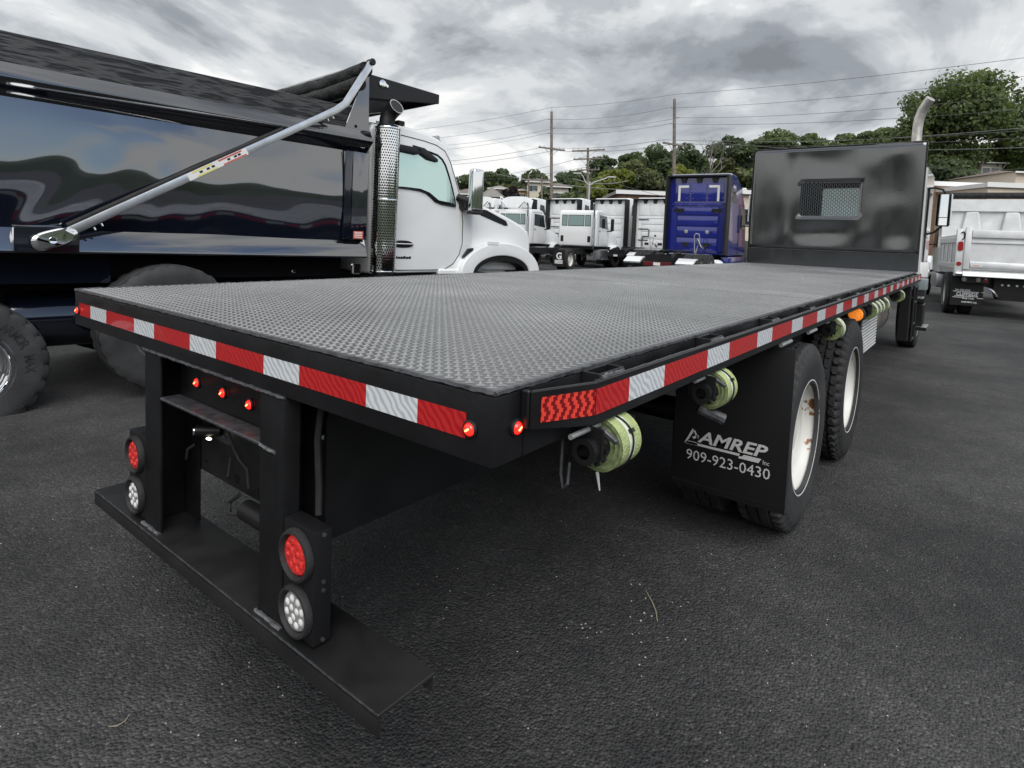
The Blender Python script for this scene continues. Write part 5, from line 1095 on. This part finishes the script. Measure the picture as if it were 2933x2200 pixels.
def wire(label, pts, sag, r, mat='wire', n=16):
    q = []
    for a, b in zip(pts[:-1], pts[1:]):
        a, b = Vector(a), Vector(b)
        for i in range(n): t = i/n; q.append(a.lerp(b, t)-Vector((0, 0, sag*4*t*(1-t))))
    q.append(Vector(pts[-1])); o = MB().tube(q, r, 4).build('power_line', mat); tag(o, label, 'power line', 'power lines strung between the utility poles'); return o
span = bB-bA; nxt = lambda k: (bB+span*k)
names = ['topmost power line, thin, running over the pole tops', 'second power line from the top of the tall poles', 'third power line from the top of the tall poles', 'fourth power line from the top, above the crossarms', 'thinner upper one of the two cables on the crossarms', 'lower one of the two cables on the crossarms']
RIGHT_Y = [165, 218, 274, 315, 378, 398]
for i, f_ in enumerate((1.03, .945, .885, .845, .745, .725)):
    off = Vector((CR.x, CR.y, 0))*(-.42 if i in (1, 3) else .42 if i == 2 else -.9 if i == 4 else .3 if i == 5 else 0)
    a = bA+tA*f_+off; b = bB+tB*f_+off; dA = (b-a); lft = a-dA*1.55; lft.z -= .9
    e = P(3000, RIGHT_Y[i]-8, 31)
    m = wire(names[i], [lft, a, b, e], .35 if i else .2, .015 if i < 4 else .019)
for (x0, y0, d0), (x1, y1, d1), r_, mat, lb in (
        ((1280, 516, 70), (1684, 478, 63), .02, 'wire', 'thin cable dropping left from the shorter pole'), ((1684, 446, 63.5), (1380, 505, 80), .02, 'wire', 'cable from the top crossarm of the shorter pole toward the houses'),
        ((1420, 498, 58), (1935, 548, 52), .026, 'wire_pale', 'pale cable bundle crossing in front of the cream houses'), ((1640, 510, 55), (1800, 517, 54), .03, 'wire_pale', 'short pale cable at the height of the street lamp'),
        ((1684, 500, 60), (2300, 640, 40), .022, 'wire', 'dark cable running down right behind the blue truck'), ((1935, 553, 52), (2560, 478, 38), .018, 'wire_pale', 'pale cable running behind the headboard toward the big tree'),
        ((2040, 402, 56), (3000, 360, 30), .014, 'wire_pale', 'pale cable over the top edge of the headboard'), ((2045, 408, 56), (3000, 420, 30), .014, 'wire_pale', 'lowest pale cable right of the headboard'), ((2600, 470, 44), (3000, 474, 40), .014, 'wire', 'faint cable in front of the big tree')):
    wire(lb, [P(x0, y0, d0), P(x1, y1, d1)], .4, r_, mat)

# ================================================================== BUILDINGS
MT['stucco'] = M('cream_stucco', (.55, .50, .40), .85, vary=.12, vscale=2); MT['stucco2'] = M('pale_render', (.56, .54, .48), .85, vary=.1, vscale=2)
MT['shingle'] = M('brown_shingle', (.17, .14, .12), .85, vary=.3, vscale=4); MT['shingle2'] = M('grey_shingle', (.30, .29, .27), .85, vary=.2, vscale=4)
MT['ochre'] = M('ochre_brick', (.42, .28, .12), .85, vary=.3, vscale=5); MT['brick'] = M('tan_brick', (.30, .185, .125), .85, vary=.2, vscale=3); MT['trim'] = M('white_trim', (.72, .72, .70), .6)
MT['siding'] = M('beige_siding', (.60, .52, .42), .75, vary=.06, vscale=3); MT['greywall'] = M('grey_siding', (.34, .33, .30), .8, vary=.1, vscale=3)
def house(label, xl, xr, yb, ye, yr, depth, wall, roof, dpt=9, windows=(), hip=True, cat='house', overhang=.5, yaw=0, base=None, courses=0):
    """front wall spans image columns xl..xr at a depth, ye eave row, yr ridge row, yb base row"""
    c = GP((xl+xr)/2, depth); w = (xr-xl)/FPX*depth; z0 = topz(yb, (xl+xr)/2, depth)-1.5; z1 = topz(ye, (xl+xr)/2, depth); z2 = z1+max(.2, (ye-yr)/FPX*depth)
    ang_ = math.atan2(CR.y, CR.x)+yaw
    t = thing('house' if cat == 'house' else 'warehouse', label, cat, (c.x, c.y, z0), (0, 0, ang_)); h = z1-z0; rh = z2-z0
    MB().box(-w/2, w/2, 0, dpt, 0, h).build('wall', wall, t)
    o = overhang
    if hip == 'flat':
        MB().box(-w/2-o, w/2+o, -o, dpt+o, h+.005, h+.35).build('roof', roof, t); MB().box(-w/2-o-.05, w/2+o+.05, -o-.05, -o-.002, h+.02, h+.42).build('roof_trim', 'trim', t)
    elif hip:
        b = MB(); e = min(w/2, dpt/2)*.9
        b.add([(-w/2-o, -o, h+.01), (w/2+o, -o, h+.01), (w/2+o, dpt+o, h+.01), (-w/2-o, dpt+o, h+.01), (-w/2+e, dpt/2, rh), (w/2-e, dpt/2, rh)], [(0, 1, 5, 4), (1, 2, 5), (2, 3, 4, 5), (3, 0, 4), (3, 2, 1, 0)]); b.build('roof', roof, t)
        MB().box(-w/2-o, w/2+o, -o-.04, -o-.001, h-.12, h+.03).build('gutter', 'trim', t)
    else:
        MB().prism([(-w/2-o, h+.01), (w/2+o, h+.01), (0, rh)], 'y', -o, dpt+o).build('roof', roof, t)
        MB().prism([(-w/2, h+.005), (w/2, h+.005), (0, rh-.25)], 'y', -o-.05, -o-.01).build('gable', wall, t)
    for k, (fx, fz, fw2, fh2) in enumerate(windows):
        fr = MB().box(fx*w-w/2-fw2/2-.08, fx*w-w/2+fw2/2+.08, -.05, -.001, fz*h-.08, fz*h+fh2+.08).build('window', 'trim', t); MB().box(fx*w-w/2-fw2/2, fx*w-w/2+fw2/2, -.065, -.051, fz*h, fz*h+fh2).build('pane', 'glass_dark', fr)
    for k in range(courses): MB().box(-w/2-.006, w/2+.006, -.02, -.001, h*(k+.5)/courses-.02, h*(k+.5)/courses+.02).build('siding_course', wall, t)
    return t
house('cream two-storey house with brown hip roof, under the tall pole', 1505, 1568, 595, 522, 505, 105, 'stucco', 'shingle', 10, [(.12, .72, .9, 1.0), (.72, .74, .8, .9), (.35, .74, .8, .9), (.3, .38, 2.2, .8), (.75, .4, 1.2, .9)])
house('pale house with brown roof right of the tall pole', 1570, 1622, 600, 536, 518, 98, 'stucco2', 'shingle', 9, [(.2, .62, 1.1, .9), (.55, .62, 1.2, .9), (.85, .62, .9, .9), (.4, .25, 3.0, .9)])
house('house with a low grey roof and ochre brick wall left of the plum tree', 1398, 1450, 575, 541, 528, 112, 'ochre', 'shingle2', 8, [(.45, .62, 1.4, 1.0), (.7, .62, .8, 1.0)])
house('small ochre brick house right of the plum tree', 1478, 1506, 590, 545, 536, 108, 'ochre', 'shingle', 7, [(.5, .6, 1.0, 1.0)])
house('brown-roofed house just right of the dump truck windscreen', 1296, 1356, 580, 556, 536, 92, 'greywall', 'shingle', 8, [(.3, .4, .9, .8)])
house('grey gabled house front right of the chrome mirror', 1376, 1432, 590, 565, 537, 80, 'greywall', 'shingle2', 6, [], False)
house('long low building with a pale roof edge behind the white tractors', 1770, 1925, 640, 560, 556, 64, 'brick', 'shingle2', 10, [(.2, .5, 1.5, .8), (.5, .5, 1.5, .8), (.8, .5, 1.5, .8)], 'flat', 'building')
house('low shop building with dark windows between the blue truck and the headboard', 2098, 2260, 650, 560, 548, 62, 'siding', 'shingle2', 10, [(.1, .35, 1.6, 1.6), (.3, .35, 1.6, 1.6), (.5, .35, 1.6, 1.6)], 'flat', 'building')
house('tan brick warehouse with white roof edge behind the flatbed mirror', 2560, 2806, 700, 534, 530, 56, 'brick', 'trim', 16, [], 'flat', 'building', .15, courses=6)
house('beige sided house at the right edge with brown roof', 2892, 3010, 640, 496, 476, 58, 'siding', 'shingle', 9, [(.6, .6, 1.0, 1.2)], True, 'house', .4, courses=14)
house('white flat-roofed building behind the silver dump truck', 2816, 3060, 700, 542, 536, 50, 'siding', 'trim', 10, [], 'flat', 'building', .2)
house('small white house half hidden in the trees under the big tree', 2786, 2850, 500, 468, 458, 74, 'stucco2', 'trim', 6, [(.3, .5, .9, .8), (.7, .5, .9, .8)], True)
# ================================================================== TREES
rng = np.random.default_rng(11)
def crown_np(w, h, n, leaf, blobs, seed, hollow=.55):
    r = np.random.default_rng(seed); bc = []
    for k in range(blobs):
        v = r.normal(size=3); v /= np.linalg.norm(v); rad = r.uniform(.35, .72); v *= rad; v[2] = v[2]*.95+.05; bc.append((v, r.uniform(.24, .46)))
    bc.append((np.array([0, 0, -.15]), .5))
    pick = r.integers(0, len(bc), n); d = r.normal(size=(n, 3)); d /= np.linalg.norm(d, axis=1)[:, None]; rr = r.uniform(hollow, 1.0, n)**.6*(1+np.where(r.uniform(size=n) < .16, np.abs(r.normal(size=n))*.09, 0))
    C_ = np.array([b[0] for b in bc])[pick]; Rb = np.array([b[1] for b in bc])[pick]
    p = C_+d*(Rb*rr)[:, None]*np.array([1, 1, .8]); p = p*np.array([w/2, w/2, h/2])
    nrm = d+r.normal(size=(n, 3))*.42+np.array([0, 0, .35]); nrm /= np.linalg.norm(nrm, axis=1)[:, None]
    a = np.cross(nrm, r.normal(size=(n, 3))); a /= np.linalg.norm(a, axis=1)[:, None]; b = np.cross(nrm, a); s = (leaf*r.uniform(.55, 1.25, n))[:, None]
    V = np.stack([p-a*s, p-b*s*.6+nrm*s*.12, p+a*s, p+b*s*.6+nrm*s*.12], 1); return V
def crown_mesh(name, V): return npmesh(name, V.reshape(-1, 3), np.arange(len(V)*4).reshape(-1, 4))
CR_CACHE = {}
def tree(label, x, ytop, ybot, wpx, depth, leaf='leaf', name='tree', seed=None, n=5200, cat='tree', group=None, lsz=.34, hollow=.55, blobs=16, trunk=True):
    p = GP(x, depth); zt = topz(ytop, x, depth); zb = topz(ybot, x, depth); w = wpx/FPX*depth; h = zt-zb; gz = max(0, hillz(x, depth))
    t = thing(name, label, cat, (p.x, p.y, gz), group=group)
    V = crown_np(w, h, n, lsz, blobs, seed or int(x*7+ytop)); c = ob('crown', crown_mesh('crown', V), leaf, t); c.location = (0, 0, (zt+zb)/2-gz)
    r0 = random.Random(seed or int(x)); b = MB(); zc = (zt+zb)/2-gz; tr = max(.18, w*.03)
    b.tube([(0, 0, -.5), (.1, 0, zc*.4), (0, .1, zc), (.1, 0, zc+h*.3)], [tr*1.3, tr, tr*.7, tr*.2], 8)
    tk = b.build('trunk', 'bark', t)
    for k in range(7):
        a = r0.uniform(0, 6.28); s0 = zc*r0.uniform(.55, .95); e = Vector((math.cos(a)*w*.36, math.sin(a)*w*.36, zc+h*r0.uniform(-.25, .3))); m_ = Vector((e.x*.4, e.y*.4, (s0+e.z)/2+.2)); MB().tube([(0, 0, s0), m_, e], [tr*.5, tr*.32, tr*.08], 6).build('limb', 'bark', tk)
    return t
# the big tree at the right: three overlapping masses of one crown
bt_ = thing('tree', 'big broad green tree towering at the right behind the exhaust stack', 'tree', tuple(GP(2745, 72, hillz(2745, 72))))
bx = GP(2745, 72); gz = hillz(2745, 72); Vs = []
for cx_, cy_, wpx, hpx, nn, sd2 in ((2760, 330, 330, 250, 9000, 3), (2650, 370, 230, 220, 6000, 4), (2880, 330, 220, 220, 5500, 5), (2800, 262, 190, 120, 3500, 6), (2930, 420, 260, 230, 5000, 7), (2700, 470, 260, 160, 4500, 8), (2610, 420, 140, 180, 2600, 9)):
    q = P(cx_, cy_, 72+(sd2 % 3)); V = crown_np(wpx/FPX*72, hpx/FPX*72*1.1, nn, .26, 22, sd2, .5); Vs.append(V+np.array([q.x-bx.x, q.y-bx.y, q.z-gz]))
ob('crown', crown_mesh('crown', np.concatenate(Vs)), 'leaf', bt_)
b = MB(); b.tube([(0, 0, -1), (.1, 0, 2.5), (.2, .1, 5.0)], [.55, .45, .4], 10); tk = b.build('trunk', 'bark', bt_)
for dx, dz in ((-4, 9), (-1.5, 11), (2.5, 12), (5, 10), (-5.5, 7), (7, 8)): MB().tube([(.2, .1, 4.6), (CR.x*dx*.45, CR.y*dx*.45, 4.6+dz*.42), (CR.x*dx, CR.y*dx, 4.6+dz*.8)], [.32, .2, .05], 8).build('limb', 'bark', tk)
TL = [  # label, x, ytop, ybot, width px, depth, leaf
 ('dark bushy tree just left of the tall pole by the blue truck', 1868, 402, 545, 130, 92, 'leaf_dark'), ('dark gappy tree just right of the tall pole by the blue truck', 1962, 406, 520, 92, 94, 'leaf_dark'),
 ('dark tree half bare at its left, between pole and headboard', 2072, 378, 500, 110, 98, 'leaf_dark'), ('green round tree above the left corner of the headboard', 2215, 374, 470, 150, 110, 'leaf'), ('small round tree above the middle of the headboard', 2295, 380, 460, 80, 112, 'leaf'),
 ('green tree above the right half of the headboard', 2395, 378, 480, 120, 108, 'leaf'), ('wide green tree just left of the exhaust stack', 2510, 366, 480, 150, 104, 'leaf'),
 ('yellow-green tree behind the shorter utility pole', 1752, 470, 570, 95, 84, 'leaf_yel'), ('smaller yellow-green tree at the foot of the shorter pole', 1705, 515, 600, 70, 80, 'leaf_yel'), ('olive tree beside the yellow-green tree', 1815, 452, 570, 90, 88, 'leaf_olive'),
 ('yellowish bush at the foot of the tall pole by the blue truck', 1950, 472, 560, 80, 72, 'leaf_yel'), ('dark green tree on the skyline right of the shorter pole', 1722, 440, 530, 85, 118, 'leaf_dark'), ('green tree on the skyline left of the dark bushy tree', 1800, 436, 520, 80, 116, 'leaf'),
 ('wide dark tree on the skyline above the houses', 1432, 476, 560, 105, 130, 'leaf_dark'), ('dark tree on the skyline left of the tall pole above the houses', 1528, 480, 560, 90, 128, 'leaf_dark'), ('dark tree on the skyline next to the dump truck windscreen', 1335, 494, 575, 110, 126, 'leaf_dark'), ('low dark tree on the skyline right of the left tall pole', 1628, 484, 560, 110, 126, 'leaf_dark'),
 ('dark purple-leaved plum tree between the ochre brick houses', 1459, 526, 600, 62, 88, 'leaf_plum'), ('grey-green tree right of the pale house', 1640, 540, 640, 80, 80, 'leaf'), ('leafy dark evergreen under the big tree by the warehouse', 2700, 450, 560, 170, 70, 'leaf_dark'), ('dark spreading conifer beside the beige house', 2850, 490, 570, 110, 66, 'leaf_dark')]
for lb, x, yt, yb, wp2, dp, lf in TL: tree(lb, x, yt, yb, wp2*(1 if 'plum' in lf else 1.3), dp, lf, 'plum_tree' if 'plum' in lf else 'tree', n=3600 if wp2 < 120 else 5200, lsz=.30 if dp < 100 else .38, group='trees on the hillside')
# bare tree
q = GP(2022, 96); gz = hillz(2022, 96); nb = thing('bare_tree', 'bare leafless tree on the skyline left of the headboard', 'tree', (q.x, q.y, gz)); zt = topz(376, 2022, 96)-gz
MB().tube([(0, 0, -.5), (.1, 0, zt*.4), (-.1, 0, zt*.7)], [.24, .18, .10], 7).build('trunk', 'bark_pale', nb); r0 = random.Random(5)
def twig(p, d, l, r, k, b):
    e = p+d*l; b.tube([p, p+d*l*.5+Vector((r0.uniform(-.1, .1), r0.uniform(-.1, .1), 0))*l*.4, e], [r, r*.8, r*.55], 4)
    if k:
        for _ in range(3): twig(p+d*l*r0.uniform(.5, 1), (d+Vector((r0.uniform(-.8, .8), r0.uniform(-.8, .8), r0.uniform(-.2, .6)))).normalized(), l*r0.uniform(.55, .75), r*.55, k-1, b)
for i in range(7):
    b = MB(); h0 = zt*r0.uniform(.35, .7); a = r0.uniform(0, 6.28); twig(Vector((0, 0, h0)), Vector((math.cos(a)*.6, math.sin(a)*.6, .8)).normalized(), zt*.22, .08, 3, b); b.build('branch', 'bark_pale', nb)
# the wood behind: many crowns that read as one mass
Vs = []
for i in range(150):
    x = rng.uniform(1560, 2560) if i < 110 else rng.uniform(2560, 3300); dp = rng.uniform(84, 128); sky_ = np.interp(x, [1560, 1680, 1760, 1880, 2000, 2150, 2500, 2700, 3300], [520, 480, 455, 432, 440, 410, 400, 380, 380])
    yt = sky_+10+rng.uniform(0, 90)*(1-(dp-84)/48); w = rng.uniform(80, 160)/FPX*dp; h = w*rng.uniform(.65, .95); q = P(x, yt, dp); V = crown_np(w, h, 900, .55, 10, int(rng.integers(1e6))); Vs.append((V+np.array([q.x, q.y, q.z-h/2]), i))
for i in range(46):
    x = rng.uniform(1200, 1660); dp = rng.uniform(116, 134); q = P(x, rng.uniform(505, 548), dp); w = rng.uniform(50, 90)/FPX*dp; V = crown_np(w, w*.8, 650, .6, 9, int(rng.integers(1e6))); Vs.append((V+np.array([q.x, q.y, q.z-w*.4]), i+1))
for nm, lf, k in (('green', 'leaf', 0), ('dark', 'leaf_dark', 1), ('olive', 'leaf_olive', 2)):
    sel = [v for v, i in Vs if i % 3 == k]
    o = ob('hillside_wood', crown_mesh('hillside_wood', np.concatenate(sel)), lf); tag(o, {'green': 'mid-green wood covering the hillside', 'dark': 'dark green wood covering the hillside', 'olive': 'olive-toned wood covering the hillside'}[nm], 'wood', None, 'stuff')
# ================================================================== LITTER ON THE ASPHALT
tw = [GZ(1850, 1694), GZ(1868, 1727), GZ(1878, 1752), GZ(1883, 1783)]
o = MB().tube([p+Vector((0, 0, .004)) for p in tw], [.0012, .0026, .0024, .0014], 5).build('straw', M('dry_straw', (.42, .38, .25), .8)); tag(o, 'dry bent straw lying on the asphalt under the flatbed side', 'straw')
st = [GZ(310, 2083), GZ(335, 2082), GZ(358, 2068), GZ(372, 2048)]
o = MB().tube([p+Vector((0, 0, .003)) for p in st], [.0008, .0013, .0013, .0008], 5).build('straw', bpy.data.materials['dry_straw']); tag(o, 'thin curled pale fibre on the asphalt at the lower left', 'straw')
pm = M('pale_pebble', (.42, .41, .38), .8); ico = bmesh.new(); bmesh.ops.create_icosphere(ico, subdivisions=1, radius=1); tv = [tuple(v.co) for v in ico.verts]; tf = [tuple(v.index for v in f.verts) for f in ico.faces]; ico.free()
pp_ = []
for (x, y) in [(1594, 1653), (1808, 1675), (1832, 1675), (1808, 1723), (1845, 1757), (1866, 1766), (1970, 1726), (1949, 1738), (1665, 1790), (1677, 1788), (1668, 1800), (1690, 1800), (1709, 1813), (1721, 1812), (1811, 1818), (1682, 1828), (1849, 1715), (1805, 1768), (1835, 1779), (1963, 1833), (1848, 1884), (1831, 1905), (1836, 1841)]:
    q = GZ(x, y); pp_.append((q.x, q.y, .002))
while len(pp_) < 190:
    q = GZ(rng.uniform(-100, 3000), 780+1420*rng.uniform(0, 1)**1.3)
    if (q-CAM).length < 14: pp_.append((q.x, q.y, gh(q.x, q.y)+.002))
scs = np.c_[rng.uniform(.002, .0042, len(pp_)), rng.uniform(.002, .0038, len(pp_)), rng.uniform(.0015, .003, len(pp_))]; scs[:23] *= 1.35
o = ob('pebbles', batch('pebbles', tv, tf, pp_, rng.uniform(0, 6, len(pp_)), scs[:, None, :].reshape(len(pp_), 1, 3)), pm); tag(o, 'pale grit scattered over the asphalt', 'grit', None, 'stuff')
